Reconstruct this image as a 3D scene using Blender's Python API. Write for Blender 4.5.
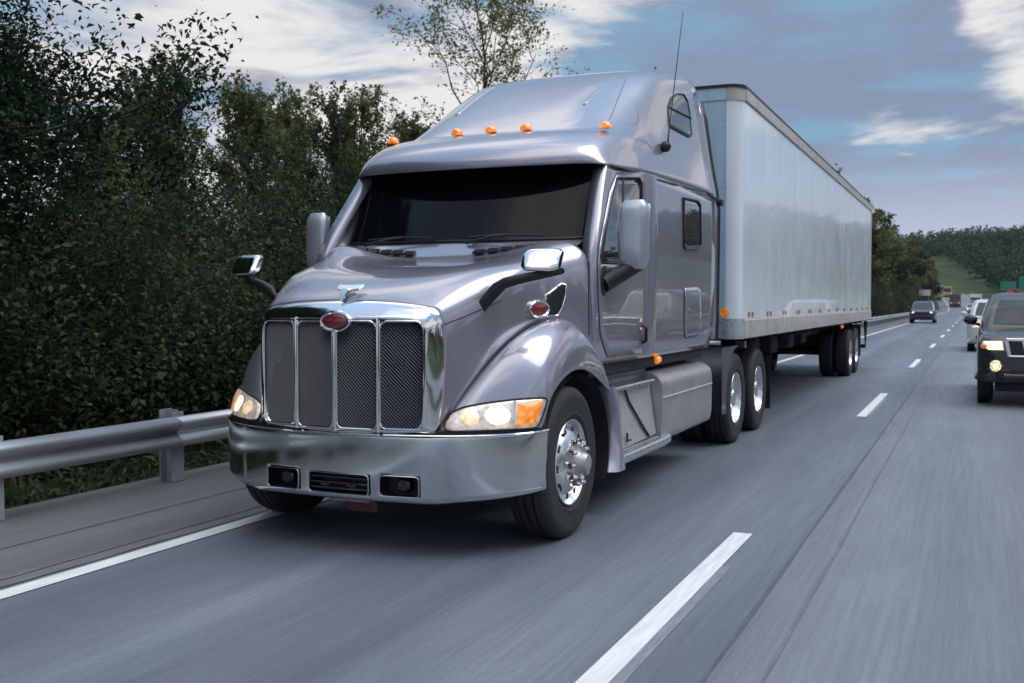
import bpy, bmesh, math, random
import numpy as np
from mathutils import Vector, Matrix
from mathutils.bvhtree import BVHTree
from math import sin, cos, pi, radians, sqrt, atan2, degrees
random.seed(7); rng = np.random.default_rng(11)
scene = bpy.context.scene
for o in list(bpy.data.objects): bpy.data.objects.remove(o)
COL = scene.collection

# ------------------------------------------------------------------ camera
FPX, CXP, CYP, CAMH = 1045.0, 512.0, 341.5, 1.6
YAW, PITCH = radians(23.9277), radians(-2.10994)
cam_d = bpy.data.cameras.new('camera'); cam = bpy.data.objects.new('camera', cam_d); COL.objects.link(cam)
cam.location = (0, 0, CAMH); cam.rotation_euler = (pi/2 + PITCH, 0, YAW)
cam_d.sensor_width = 36.0; cam_d.lens = FPX/1024*36.0
cam_d.clip_start = 0.05; cam_d.clip_end = 4000
cam_d.dof.use_dof = True; cam_d.dof.focus_distance = 7.6; cam_d.dof.aperture_fstop = 4.0
scene.camera = cam
scene.render.resolution_x, scene.render.resolution_y = 1024, 683

# ------------------------------------------------------------------ world
SUN_AZ, SUN_EL = radians(62), radians(56)      # azimuth measured from +Y towards +X
w = bpy.data.worlds.new('World'); scene.world = w; w.use_nodes = True
nt = w.node_tree; N = nt.nodes; K = nt.links
for n in list(N): N.remove(n)
def wn(t, **k):
    n = N.new(t)
    for a, b in k.items(): setattr(n, a, b)
    return n
def wmath(op, a, b=None, c=None, clamp=False):
    n = N.new('ShaderNodeMath'); n.operation = op; n.use_clamp = clamp
    for i, v in enumerate((a, b, c)):
        if v is None: continue
        if isinstance(v, (int, float)): n.inputs[i].default_value = v
        else: K.new(v, n.inputs[i])
    return n.outputs[0]
def wramp(v, a, b):
    n = N.new('ShaderNodeMapRange'); n.interpolation_type = 'SMOOTHSTEP'
    K.new(v, n.inputs[0]); n.inputs[1].default_value = a; n.inputs[2].default_value = b
    return n.outputs[0]
def wmix(f, a, b):
    n = N.new('ShaderNodeMix'); n.data_type = 'RGBA'
    if isinstance(f, (int, float)): n.inputs[0].default_value = f
    else: K.new(f, n.inputs[0])
    for i, v in ((6, a), (7, b)):
        if isinstance(v, tuple): n.inputs[i].default_value = (*v, 1)
        else: K.new(v, n.inputs[i])
    return n.outputs[2]
SKY_S = 0.10
sky = wn('ShaderNodeTexSky', sky_type='NISHITA', sun_disc=False)
sky.sun_elevation = SUN_EL; sky.sun_rotation = SUN_AZ; sky.altitude = 100; sky.air_density = 1.0; sky.dust_density = 2.0
tc = wn('ShaderNodeTexCoord')
sep = wn('ShaderNodeSeparateXYZ'); K.new(tc.outputs['Generated'], sep.inputs[0])
elev = sep.outputs[2]
# cloud deck: direction projected on a high plane, so clouds flatten towards the horizon
inv = wmath('DIVIDE', 1.0, wmath('ADD', wmath('MAXIMUM', elev, 0.0), 0.11))
px = wmath('MULTIPLY', sep.outputs[0], inv); py = wmath('MULTIPLY', sep.outputs[1], inv)
comb = wn('ShaderNodeCombineXYZ'); K.new(px, comb.inputs[0]); K.new(py, comb.inputs[1])
def wnoise(scale, detail, rough, off, dist=0.0):
    m = wn('ShaderNodeMapping'); m.inputs['Location'].default_value = off; K.new(comb.outputs[0], m.inputs[0])
    n = wn('ShaderNodeTexNoise'); n.inputs['Scale'].default_value = scale; n.inputs['Detail'].default_value = detail
    n.inputs['Roughness'].default_value = rough; n.inputs['Distortion'].default_value = dist
    K.new(m.outputs[0], n.inputs['Vector']); return n.outputs['Fac']
big = wnoise(0.80, 8, 0.58, (1.9, 0.35, 0), 0.5)
def bank(px_, py_, inner, outer):
    """soft cloud bank round the direction of a photo pixel"""
    d = Vector((-sin(YAW)*cos(PITCH), cos(YAW)*cos(PITCH), sin(PITCH))); r = Vector((cos(YAW), sin(YAW), 0)); u = r.cross(d)
    v = (d + r*((px_-CXP)/FPX) + u*((CYP-py_)/FPX)).normalized()
    n = wn('ShaderNodeVectorMath', operation='DOT_PRODUCT'); K.new(tc.outputs['Generated'], n.inputs[0]); n.inputs[1].default_value = v
    return wramp(n.outputs['Value'], cos(radians(outer)), cos(radians(inner)))
bright_bank = bank(430, -30, 4, 20); grey_bank = bank(860, 70, 4, 17); gap_ = bank(1050, 5, 1, 5.5)
big = wmath('ADD', big, wmath('SUBTRACT', wmath('ADD', wmath('MULTIPLY', bright_bank, .10), wmath('MULTIPLY', gap_, .15)), wmath('MULTIPLY', grey_bank, .135)))
fine = wnoise(1.7, 8, 0.6, (4.1, 7.7, 0), 0.3)
# all colours are given as the radiance wanted, divided by the background strength
def cl(r, g, b): return (.92*r/SKY_S, .92*g/SKY_S, .92*b/SKY_S)
blue = wmix(0.92, sky.outputs[0], cl(.18, .31, .42))
dark = cl(.205, .245, .325); bright = cl(.72, .67, .62); haze = cl(.48, .50, .57)
c1 = wmix(wramp(wmath('ADD', fine, wmath('MULTIPLY', grey_bank, .06)), .40, .62), blue, dark)
c2 = wmix(wramp(big, .48, .59), c1, bright)
edge = wmix(wmath('MULTIPLY', wramp(fine, .53, .72), wramp(big, .42, .58)), c2, cl(.30, .31, .34))
c3 = wmix(wmath('SUBTRACT', 1.0, wramp(elev, 0.02, 0.16)), edge, haze)
# overcast skies brighten towards the zenith
gain = wmath('ADD', 1.0, wmath('MULTIPLY', wramp(elev, 0.45, 0.95), 1.5))
tint = wn('ShaderNodeVectorMath', operation='MULTIPLY'); K.new(c3, tint.inputs[0]); tint.inputs[1].default_value = (.96, 1.0, 1.07)
vm = wn('ShaderNodeVectorMath', operation='SCALE'); K.new(tint.outputs[0], vm.inputs[0]); K.new(gain, vm.inputs['Scale'])
bg = wn('ShaderNodeBackground'); bg.inputs[1].default_value = SKY_S; K.new(vm.outputs[0], bg.inputs[0])
wo = wn('ShaderNodeOutputWorld'); K.new(bg.outputs[0], wo.inputs[0])

# ------------------------------------------------------------------ sun (veiled)
sd = bpy.data.lights.new('sun', 'SUN'); sd.energy = 1.15; sd.angle = radians(45); sd.color = (1.0, 0.97, 0.93)
so = bpy.data.objects.new('sun', sd); COL.objects.link(so)
sdir = Vector((sin(SUN_AZ)*cos(SUN_EL), cos(SUN_AZ)*cos(SUN_EL), sin(SUN_EL)))
so.rotation_euler = sdir.to_track_quat('Z', 'Y').to_euler(); so.location = (0, 0, 60)
vs = scene.view_settings; vs.view_transform = 'Standard'; vs.look = 'None'; vs.exposure = 0.45; vs.gamma = 1.0; vs.use_curve_mapping = False

# ------------------------------------------------------------------ materials
MATS = {}
def mat(name, col, rough=0.5, metal=0.0, coat=0.0, spec=0.5, var=0.12, vscale=4.0, emit=None, es=0.0, bump=0.0, bscale=40.0, trans=0.0, rvar=0.12, objvar=0.0, coatrough=0.03, stretch=None):
    if name in MATS: return MATS[name]
    m = bpy.data.materials.new(name); m.use_nodes = True; t = m.node_tree; n = t.nodes; l = t.links
    b = n['Principled BSDF']
    b.inputs['Metallic'].default_value = metal; b.inputs['Coat Weight'].default_value = coat; b.inputs['Coat Roughness'].default_value = coatrough
    b.inputs['Specular IOR Level'].default_value = spec; b.inputs['Transmission Weight'].default_value = trans
    tcn = n.new('ShaderNodeTexCoord'); vec = tcn.outputs['Object']
    if stretch:
        mp = n.new('ShaderNodeMapping'); mp.inputs['Scale'].default_value = stretch; l.new(vec, mp.inputs[0]); vec = mp.outputs[0]
    no = n.new('ShaderNodeTexNoise'); no.inputs['Scale'].default_value = vscale; no.inputs['Detail'].default_value = 6; l.new(vec, no.inputs['Vector'])
    mr = n.new('ShaderNodeMapRange'); l.new(no.outputs['Fac'], mr.inputs[0]); mr.inputs[1].default_value = .25; mr.inputs[2].default_value = .75
    mr.inputs[3].default_value = 1-var; mr.inputs[4].default_value = 1+var
    sc = n.new('ShaderNodeVectorMath'); sc.operation = 'SCALE'; sc.inputs[0].default_value = col; l.new(mr.outputs[0], sc.inputs['Scale'])
    l.new(sc.outputs[0], b.inputs['Base Color'])
    r2 = n.new('ShaderNodeMapRange'); l.new(no.outputs['Fac'], r2.inputs[0]); r2.inputs[1].default_value = .3; r2.inputs[2].default_value = .7
    r2.inputs[3].default_value = max(.01, rough*(1-rvar)); r2.inputs[4].default_value = min(1, rough*(1+rvar)); l.new(r2.outputs[0], b.inputs['Roughness'])
    if emit:
        b.inputs['Emission Color'].default_value = (*emit, 1); vo_ = n.new('ShaderNodeTexVoronoi'); vo_.inputs['Scale'].default_value = 26; l.new(vec, vo_.inputs['Vector'])
        e_ = n.new('ShaderNodeMapRange'); l.new(vo_.outputs['Distance'], e_.inputs[0]); e_.inputs[1].default_value = 0; e_.inputs[2].default_value = .7; e_.inputs[3].default_value = es*1.5; e_.inputs[4].default_value = es*.45; l.new(e_.outputs[0], b.inputs['Emission Strength'])
    if bump:
        n2 = n.new('ShaderNodeTexNoise'); n2.inputs['Scale'].default_value = bscale; n2.inputs['Detail'].default_value = 4; l.new(vec, n2.inputs['Vector'])
        bp = n.new('ShaderNodeBump'); bp.inputs['Strength'].default_value = bump; bp.inputs['Distance'].default_value = .02; l.new(n2.outputs['Fac'], bp.inputs['Height']); l.new(bp.outputs[0], b.inputs['Normal'])
    b.inputs['Coat IOR'].default_value = 1.8 if name == 'paint' else 1.5
    MATS[name] = m; return m

# ------------------------------------------------------------------ mesh helpers
def ortho(d):
    d = Vector(d).normalized(); a = Vector((0, 0, 1)) if abs(d.z) < .9 else Vector((1, 0, 0))
    u = d.cross(a).normalized(); return u, d.cross(u).normalized()
class MB:
    def __init__(s): s.v = []; s.f = []
    def add(s, vs_, fs):
        o = len(s.v); s.v += [tuple(v) for v in vs_]; s.f += [tuple(i+o for i in f) for f in fs]; return s
    def box(s, c, size, rot=None, ch=0.0):
        hx, hy, hz = [a/2 for a in size]
        if ch <= 0:
            vs_ = [Vector((x*hx, y*hy, z*hz)) for x in (-1, 1) for y in (-1, 1) for z in (-1, 1)]
            fs = [(0,1,3,2),(4,6,7,5),(0,4,5,1),(2,3,7,6),(0,2,6,4),(1,5,7,3)]
        else:
            ch = min(ch, .9*min(hx, hy, hz)); vs_ = []; idx = {}
            for x in (-1, 1):
                for y in (-1, 1):
                    for z in (-1, 1):
                        for a in range(3):
                            p = [x*hx, y*hy, z*hz]; q = [x, y, z]
                            for k in range(3):
                                if k != a: p[k] -= q[k]*ch
                            idx[(x, y, z, a)] = len(vs_); vs_.append(Vector(p))
            fs = []
            I = idx
            for a in range(3):
                b, c2 = (a+1) % 3, (a+2) % 3
                for sgn in (-1, 1):
                    q = []
                    for sb, sc_ in ((-1,-1),(1,-1),(1,1),(-1,1)):
                        k = [0,0,0]; k[a] = sgn; k[b] = sb; k[c2] = sc_; q.append(I[(*k, a)])
                    fs.append(q if sgn > 0 else q[::-1])
                # edges running along axis a, between faces b and c2
                for sb in (-1, 1):
                    for sc_ in (-1, 1):
                        k0 = [0,0,0]; k0[a] = -1; k0[b] = sb; k0[c2] = sc_; k1 = list(k0); k1[a] = 1
                        q = [I[(*k0, b)], I[(*k1, b)], I[(*k1, c2)], I[(*k0, c2)]]
                        fs.append(q if sb*sc_ > 0 else q[::-1])
            for x in (-1, 1):
                for y in (-1, 1):
                    for z in (-1, 1):
                        q = [I[(x,y,z,0)], I[(x,y,z,1)], I[(x,y,z,2)]]; fs.append(q if x*y*z > 0 else q[::-1])
        M = rot.to_matrix() if rot is not None and hasattr(rot, 'to_matrix') else (rot if rot is not None else Matrix.Identity(3))
        c = Vector(c); return s.add([M @ p + c for p in vs_], fs)
    def cyl(s, p0, p1, r0, r1=None, n=16, caps=True):
        r1 = r0 if r1 is None else r1; p0, p1 = Vector(p0), Vector(p1); u, v = ortho(p1-p0); vs_ = []
        for p, r in ((p0, r0), (p1, r1)):
            vs_ += [p + u*(r*cos(2*pi*i/n)) + v*(r*sin(2*pi*i/n)) for i in range(n)]
        fs = [(i, (i+1) % n, n+(i+1) % n, n+i) for i in range(n)]
        if caps: fs += [tuple(range(n))[::-1], tuple(range(n, 2*n))]
        return s.add(vs_, fs)
    def tube(s, pts, r, n=6, closed=False, caps=True):
        P = [Vector(p) for p in pts]; m = len(P); R = r if hasattr(r, '__len__') else [r]*m; vs_ = []; pu = None
        for i in range(m):
            a = P[i-1] if (i > 0 or closed) else P[i]; b = P[(i+1) % m] if (i < m-1 or closed) else P[i]
            d = (b-a).normalized() if (b-a).length > 1e-9 else Vector((0, 0, 1))
            if pu is None: u, v = ortho(d)
            else:
                u = (pu - d*pu.dot(d)); u = u.normalized() if u.length > 1e-6 else ortho(d)[0]; v = d.cross(u)
            pu = u; vs_ += [P[i] + u*(R[i]*cos(2*pi*k/n)) + v*(R[i]*sin(2*pi*k/n)) for k in range(n)]
        fs = []
        for i in range(m if closed else m-1):
            j = (i+1) % m; fs += [(i*n+k, i*n+(k+1) % n, j*n+(k+1) % n, j*n+k) for k in range(n)]
        if caps and not closed: fs += [tuple(range(n))[::-1], tuple(range((m-1)*n, m*n))]
        return s.add(vs_, fs)
    def lathe(s, prof, c, axis='x', n=40, sgn=1):
        c = Vector(c); vs_ = []; m = len(prof)
        for a, r in prof:
            for k in range(n):
                t = 2*pi*k/n
                p = {'x': (a*sgn, r*cos(t), r*sin(t)), 'z': (r*cos(t), r*sin(t), a*sgn), 'y': (r*sin(t), a*sgn, r*cos(t))}[axis]; vs_.append(c + Vector(p))
        fs = []
        for i in range(m-1): fs += [(i*n+k, i*n+(k+1) % n, (i+1)*n+(k+1) % n, (i+1)*n+k) for k in range(n)]
        return s.add(vs_, fs)
    def grid(s, A, flip=False, mask=None):
        nu, nv = A.shape[:2]; fs = []
        for i in range(nu-1):
            for j in range(nv-1):
                if mask is not None and not mask(i, j): continue
                f = (i*nv+j, i*nv+j+1, (i+1)*nv+j+1, (i+1)*nv+j); fs.append(f[::-1] if flip else f)
        return s.add([tuple(map(float, p)) for p in A.reshape(-1, 3)], fs)
    def prism(s, poly, p0, p1):
        """poly: list of 3D points (planar), extruded by the vector p1-p0"""
        d = Vector(p1)-Vector(p0); a = [Vector(p) for p in poly]; n = len(a)
        return s.add(a + [p+d for p in a], [tuple(range(n))[::-1], tuple(range(n, 2*n))] + [(i, (i+1) % n, n+(i+1) % n, n+i) for i in range(n)])
    def ellip(s, c, r, nu=10, nv=14):
        vs_ = []; c = Vector(c)
        for i in range(nu+1):
            a = pi*i/nu
            for k in range(nv): vs_.append(c + Vector((r[0]*sin(a)*cos(2*pi*k/nv), r[1]*sin(a)*sin(2*pi*k/nv), r[2]*cos(a))))
        fs = []
        for i in range(nu): fs += [(i*nv+k, (i+1)*nv+k, (i+1)*nv+(k+1) % nv, i*nv+(k+1) % nv) for k in range(nv)]
        return s.add(vs_, fs)
    def mirror(s, x0):
        """append the mirror image about the plane x = x0"""
        o = len(s.v); nf = [tuple(i+o for i in f)[::-1] for f in s.f]; s.v += [(2*x0-a, b, c) for a, b, c in s.v]; s.f += nf; return s
    def mirrored(s, x0):
        m = MB(); m.v = [(2*x0-a, b, c) for a, b, c in s.v]; m.f = [f[::-1] for f in s.f]; return m
    def shift(s, d):
        s.v = [(a+d[0], b+d[1], c+d[2]) for a, b, c in s.v]; return s
    def build(s, name, material, parent=None, smooth=None, solid=0.0, weld=False, angle=38):
        org = Vector(parent['_org']) if parent is not None and '_org' in parent else Vector((0, 0, 0))
        me = bpy.data.meshes.new(name); me.from_pydata([(a-org.x, b-org.y, c-org.z) for a, b, c in s.v], [], s.f)
        me.materials.append(material if not isinstance(material, str) else MATS[material])
        if weld or smooth != False:
            bm = bmesh.new(); bm.from_mesh(me)
            if weld: bmesh.ops.remove_doubles(bm, verts=bm.verts, dist=1e-4); 
            bmesh.ops.recalc_face_normals(bm, faces=bm.faces) if weld else None
            bm.to_mesh(me); bm.free()
        me.update()
        if smooth != False:
            me.shade_smooth() if hasattr(me, 'shade_smooth') else None
            if smooth is None: me.set_sharp_from_angle(angle=radians(angle))
        o = bpy.data.objects.new(name, me); COL.objects.link(o)
        if parent is not None: o.parent = parent
        o['_org'] = tuple(org)
        if solid:
            md = o.modifiers.new('thick', 'SOLIDIFY'); md.thickness = abs(solid); md.offset = -1 if solid > 0 else 1
        return o
def tag(o, label, cat, group=None):
    o['label'] = label; o['category'] = cat
    if group: o['group'] = group
    return o
def thing(name, label, cat, org=(0, 0, 0), group=None):
    o = bpy.data.objects.new(name, None); COL.objects.link(o); o.location = org; o['_org'] = tuple(org); o.empty_display_size = .3
    return tag(o, label, cat, group)
def copy_tree(o, parent=None):
    c = o.copy(); COL.objects.link(c); c.parent = parent
    for ch in list(o.children): copy_tree(ch, c)
    return c
# B-spline surfaces through a net of points
def bs_basis(n, t, k=3):
    k = min(k, n-1); kn = [0.]*(k+1) + [i/(n-k) for i in range(1, n-k)] + [1.]*(k+1)
    B = np.zeros((len(t), n))
    for r, x in enumerate(t):
        x = min(max(x, 0), 1-1e-9); b = [1. if kn[i] <= x < kn[i+1] else 0. for i in range(len(kn)-1)]
        for d in range(1, k+1):
            nb = []
            for i in range(len(kn)-1-d):
                v = 0.
                if kn[i+d] > kn[i]: v += (x-kn[i])/(kn[i+d]-kn[i])*b[i]
                if kn[i+d+1] > kn[i+1]: v += (kn[i+d+1]-x)/(kn[i+d+1]-kn[i+1])*b[i+1]
                nb.append(v)
            b = nb
        B[r] = b[:n]
    g = np.array([sum(kn[i+1:i+k+1])/k for i in range(n)])
    return B, g
def bsurf(P, nu, nv, pull=1):
    P = np.array(P, float); n, m = P.shape[:2]
    _, gu = bs_basis(n, [0]); _, gv = bs_basis(m, [0]); Cu, _ = bs_basis(n, gu); Cv, _ = bs_basis(m, gv)
    Q = P.copy()
    for _i in range(pull):
        Q = Q + (P - np.einsum('ab,bcd,ec->aed', Cu, Q, Cv))
    Bu, _ = bs_basis(n, np.linspace(0, 1, nu)); Bv, _ = bs_basis(m, np.linspace(0, 1, nv))
    return np.einsum('ab,bcd,ec->aed', Bu, Q, Bv)
def bcurve(P, n, pull=2):
    P = np.array(P, float); m = len(P); _, g = bs_basis(m, [0]); C, _ = bs_basis(m, g); Q = P.copy()
    for _i in range(pull): Q = Q + (P - C @ Q)
    B, _ = bs_basis(m, np.linspace(0, 1, n)); return B @ Q
def symnet(rows):
    """rows of right-half points (first on the centre plane) -> full-width net"""
    out = []
    for r in rows:
        r = list(r); out.append([(-x, y, z) for x, y, z in r[:0:-1]] + r)
    return out
# pixel of the photograph -> ray from the camera
_f = Vector((-sin(YAW)*cos(PITCH), cos(YAW)*cos(PITCH), sin(PITCH))); _r = Vector((cos(YAW), sin(YAW), 0)); _u = _r.cross(_f)
CAMP = Vector((0, 0, CAMH))
def ray(x, y): return (_f + _r*((x-CXP)/FPX) + _u*((CYP-y)/FPX))
def onX(x, y, X): d = ray(x, y); return CAMP + d*(X/d.x)
def onZ(x, y, Z): d = ray(x, y); return CAMP + d*((Z-CAMH)/d.z)
def onY(x, y, Y): d = ray(x, y); return CAMP + d*(Y/d.y)
# ================================================================== THE TRUCK
TC = -3.71
mat('paint', (.325, .316, .376), .32, .55, coat=1.0, var=.05, vscale=1.5, coatrough=.02)
mat('chrome', (.80, .80, .80), .07, 1.0, var=.03)
mat('bumper_chrome', (.60, .62, .63), .13, 1.0, var=.12, vscale=3.5, rvar=.5, bump=.025, bscale=3)
mat('alloy', (.72, .73, .75), .26, 1.0, var=.10, vscale=9)
mat('steel', (.42, .405, .41), .34, .55, var=.15, vscale=6)
mat('tread_plate', (.5, .5, .51), .36, .45, var=.10, vscale=30, bump=.6, bscale=70)
mat('rubber', (.022, .022, .024), .72, var=.25, vscale=12, bump=.15, bscale=60)
mat('black', (.012, .012, .014), .45, var=.2)
mat('black_gloss', (.012, .013, .016), .18, coat=.5, var=.1)
mat('chassis', (.014, .014, .016), .7, var=.4)
mat('glass_dark', (.004, .005, .006), .05, spec=.16, var=.05)
mat('glass_side', (.03, .034, .038), .03, coat=1.0, var=.05, coatrough=.01)
mat('mesh_metal', (.13, .132, .14), .4, .8, var=.2)
mat('red_enamel', (.20, .012, .02), .25, coat=1, var=.1)
mat('seam', (.02, .02, .024), .6)
mat('amber', (.85, .22, .02), .2, coat=1, var=.1, emit=(1, .30, .03), es=.55)
mat('amber_faint_glow', (.75, .2, .02), .2, coat=1, var=.1, emit=(1, .28, .03), es=.25)  # unlit amber lens, with a faint glow added to its colour
mat('lens', (.62, .56, .54), .16, .35, coat=1, var=.45, vscale=26, emit=(1, .75, .55), es=.22)
mat('lamp_lit', (.9, .8, .6), .2, coat=1, var=.1, emit=(1, .80, .50), es=1.5)
mat('lamp_glow', (.9, .75, .5), .2, coat=1, var=.1, emit=(1, .62, .36), es=.55)
mat('dark_fairing', (.022, .026, .04), .4, coat=.3, var=.2)

truck = thing('semi_truck', 'silver mauve metallic truck tractor with tall sleeper and chrome grille pulling the trailer', 'truck', (TC, 5.6, 0))
def wl(net): return [[(TC+x, y, z) for x, y, z in r] for r in net]
P_ = lambda x, y, z: (TC+x, y, z)

HOOD = [
[(0,5.70,1.615),(.35,5.71,1.605),(.58,5.74,1.575),(.675,5.765,1.48),(.69,5.76,1.15),(.67,5.73,.80)],
[(0,5.83,1.695),(.36,5.84,1.69),(.61,5.885,1.665),(.735,5.90,1.54),(.745,5.89,1.25),(.755,5.86,.985)],
[(0,6.15,1.80),(.4,6.15,1.80),(.69,6.18,1.80),(.845,6.2,1.69),(.85,6.2,1.45),(.845,6.15,1.235)],
[(0,6.55,1.87),(.42,6.55,1.875),(.75,6.56,1.89),(.92,6.56,1.81),(.935,6.55,1.6),(.925,6.48,1.40)],
[(0,6.9,1.92),(.45,6.9,1.93),(.8,6.9,1.975),(.98,6.9,1.91),(1.01,6.85,1.70),(.998,6.80,1.45)],
[(0,6.97,1.94),(.45,6.97,1.95),(.82,7.0,2.02),(1.04,7.02,1.955),(1.115,7.0,1.70),(1.09,7.02,1.33)],
[(0,7.02,1.95),(.45,7.02,1.96),(.84,7.08,2.05),(1.085,7.13,1.98),(1.175,7.135,1.70),(1.19,7.135,1.2)],
]
hoodA = bsurf(wl(symnet(HOOD)), 70, 97, 2)
hood = MB().grid(hoodA); hood_o = hood.build('hood', 'paint', truck, smooth=True, solid=.018)
FEND = [
[(.662,5.728,.80),(.76,5.742,.795),(.88,5.785,.79),(1.05,5.90,.79),(1.14,6.01,.795),(1.19,6.14,.80)],
[(.748,5.86,.985),(.82,5.868,1.01),(.93,5.925,1.005),(1.09,6.04,.97),(1.165,6.11,.92),(1.205,6.17,.86)],
[(.838,6.15,1.235),(.91,6.14,1.275),(1.01,6.155,1.27),(1.13,6.19,1.195),(1.19,6.215,1.09),(1.215,6.23,.98)],
[(.918,6.48,1.40),(.98,6.475,1.44),(1.07,6.48,1.425),(1.165,6.49,1.345),(1.21,6.485,1.23),(1.225,6.48,1.11)],
[(.990,6.80,1.45),(1.05,6.79,1.485),(1.12,6.785,1.46),(1.19,6.79,1.37),(1.22,6.795,1.25),(1.228,6.8,1.14)],
[(1.06,7.03,1.36),(1.11,7.03,1.395),(1.165,7.04,1.365),(1.205,7.07,1.28),(1.224,7.10,1.16),(1.228,7.12,1.06)],
[(1.13,7.21,1.19),(1.165,7.21,1.225),(1.20,7.23,1.195),(1.22,7.28,1.12),(1.227,7.35,1.02),(1.228,7.42,.93)],
]
fendA = bsurf(wl(FEND), 60, 44, 2)
fend = MB().grid(fendA); fend.build('fender', 'paint', truck, smooth=True, solid=.018); fend.mirrored(TC).build('fender', 'paint', truck, smooth=True, solid=.018)
ROOF = [
[(0,7.28,2.635),(.35,7.30,2.637),(.7,7.38,2.645),(.93,7.48,2.655),(1.03,7.55,2.66),(1.085,7.60,2.665),(1.11,7.65,2.67)],
[(0,7.285,2.72),(.35,7.305,2.72),(.7,7.385,2.725),(.94,7.49,2.725),(1.05,7.58,2.71),(1.10,7.66,2.69),(1.135,7.74,2.67)],
[(0,7.48,2.875),(.35,7.50,2.875),(.7,7.56,2.87),(.95,7.66,2.855),(1.06,7.77,2.80),(1.12,7.87,2.73),(1.16,7.92,2.667)],
[(0,7.84,2.99),(.35,7.85,2.99),(.7,7.88,2.985),(.96,7.95,2.965),(1.075,8.06,2.89),(1.14,8.12,2.78),(1.18,8.15,2.665)],
[(0,7.98,3.015),(.35,7.99,3.015),(.7,8.02,3.01),(.97,8.09,2.99),(1.08,8.20,2.92),(1.15,8.25,2.80),(1.19,8.28,2.665)],
[(0,8.05,3.05),(.35,8.06,3.05),(.72,8.10,3.05),(.94,8.24,3.03),(1.07,8.40,2.98),(1.145,8.45,2.84),(1.195,8.48,2.665)],
[(0,8.30,3.20),(.4,8.31,3.20),(.74,8.36,3.20),(.91,8.50,3.15),(1.05,8.65,3.05),(1.14,8.7,2.88),(1.2,8.72,2.665)],
[(0,8.85,3.50),(.4,8.86,3.50),(.74,8.9,3.48),(.90,8.97,3.40),(1.03,9.02,3.18),(1.135,9.05,2.92),(1.206,9.05,2.665)],
[(0,9.5,3.78),(.4,9.5,3.775),(.72,9.5,3.76),(.90,9.5,3.67),(1.025,9.5,3.40),(1.13,9.5,2.97),(1.21,9.5,2.665)],
[(0,10.1,3.91),(.4,10.1,3.905),(.72,10.1,3.885),(.93,10.1,3.80),(1.04,10.1,3.50),(1.135,10.1,3.0),(1.215,10.1,2.665)],
[(0,10.8,4.0),(.4,10.8,3.995),(.72,10.8,3.98),(.955,10.8,3.92),(1.055,10.8,3.58),(1.14,10.8,3.02),(1.215,10.8,2.665)],
]
roofA = bsurf(wl(symnet(ROOF)), 110, 97, 2)
roof = MB().grid(roofA); roof_o = roof.build('roof_fairing', 'paint', truck, smooth=True, solid=.02)
# cab + sleeper sides
def side_col(t):
    """t 0 front edge .. 1 rear"""
    zs = [1.14, 1.3, 1.6, 1.95, 2.25, 2.5, 2.672]
    xf = [1.15, 1.185, 1.20, 1.195, 1.165, 1.125, 1.105]; yf = [7.16, 7.13, 7.12, 7.14, 7.33, 7.52, 7.66]
    xr = [1.16, 1.20, 1.215, 1.222, 1.222, 1.218, 1.213]
    k = min(1, t/.28); k = k*k*(3-2*k)
    return [(xf[i]*(1-k)+xr[i]*k, yf[i]*(1-t)+10.8*t, zs[i]) for i in range(7)]
sideA = bsurf([[P_(*p) for p in side_col(t)] for t in (0, .05, .12, .22, .34, .5, .7, .85, 1)], 70, 40, 2)
sideA = np.concatenate([(sideA[0]+np.array([-.12, .05, 0]))[None], sideA])
side = MB().grid(sideA, flip=True)
side.build('cab_side', 'paint', truck, smooth=True, solid=.02)
side.mirrored(TC).build('cab_side', 'paint', truck, smooth=True, solid=.02)
# back wall of the sleeper
prof = [tuple(p) for p in roofA[-1]]
back = MB(); bw = [(a, b-.004, c) for a, b, c in prof]
lo_l, lo_r = (TC-1.16, 10.796, 1.14), (TC+1.16, 10.796, 1.14)
back.add([lo_l] + bw + [lo_r], [tuple(range(len(bw)+2))]); back.build('back_wall', 'paint', truck, smooth=False)
# windscreen
WS = [[(0,7.17,2.075),(.4,7.19,2.075),(.75,7.26,2.08),(.95,7.33,2.085),(1.03,7.375,2.09)],
      [(0,7.31,2.30),(.4,7.33,2.30),(.75,7.40,2.30),(.955,7.465,2.30),(1.035,7.51,2.30)],
      [(0,7.45,2.53),(.4,7.47,2.53),(.75,7.53,2.53),(.96,7.60,2.53),(1.04,7.645,2.53)],
      [(0,7.60,2.77),(.4,7.62,2.77),(.75,7.67,2.77),(.965,7.73,2.77),(1.045,7.775,2.77)]]
wsA = bsurf(wl(symnet(WS)), 16, 61, 2); wsm = MB().grid(wsA); ws_o = wsm.build('windscreen', 'glass_dark', truck, smooth=True)
MB().tube([tuple(p) for p in wsA[0]], .012).build('gasket', 'black', ws_o)
for s in (-1, 1): MB().tube([tuple(p) for p in (wsA[:, -1] if s > 0 else wsA[:, 0])], .011).build('gasket', 'black', ws_o)
# A-pillars between windscreen and door
AP = [[(1.025,7.373,2.06),(1.09,7.36,2.05),(1.165,7.24,2.03),(1.205,7.10,1.98)],
      [(1.035,7.51,2.30),(1.09,7.52,2.30),(1.14,7.46,2.28),(1.165,7.36,2.25)],
      [(1.04,7.645,2.53),(1.08,7.66,2.53),(1.11,7.63,2.52),(1.128,7.55,2.50)],
      [(1.043,7.77,2.76),(1.07,7.78,2.75),(1.09,7.76,2.73),(1.105,7.70,2.70)]]
apm = MB().grid(bsurf(wl(AP), 16, 10, 1)); apm.build('pillar', 'paint', truck, smooth=True); apm.mirrored(TC).build('pillar', 'paint', truck, smooth=True)
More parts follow.
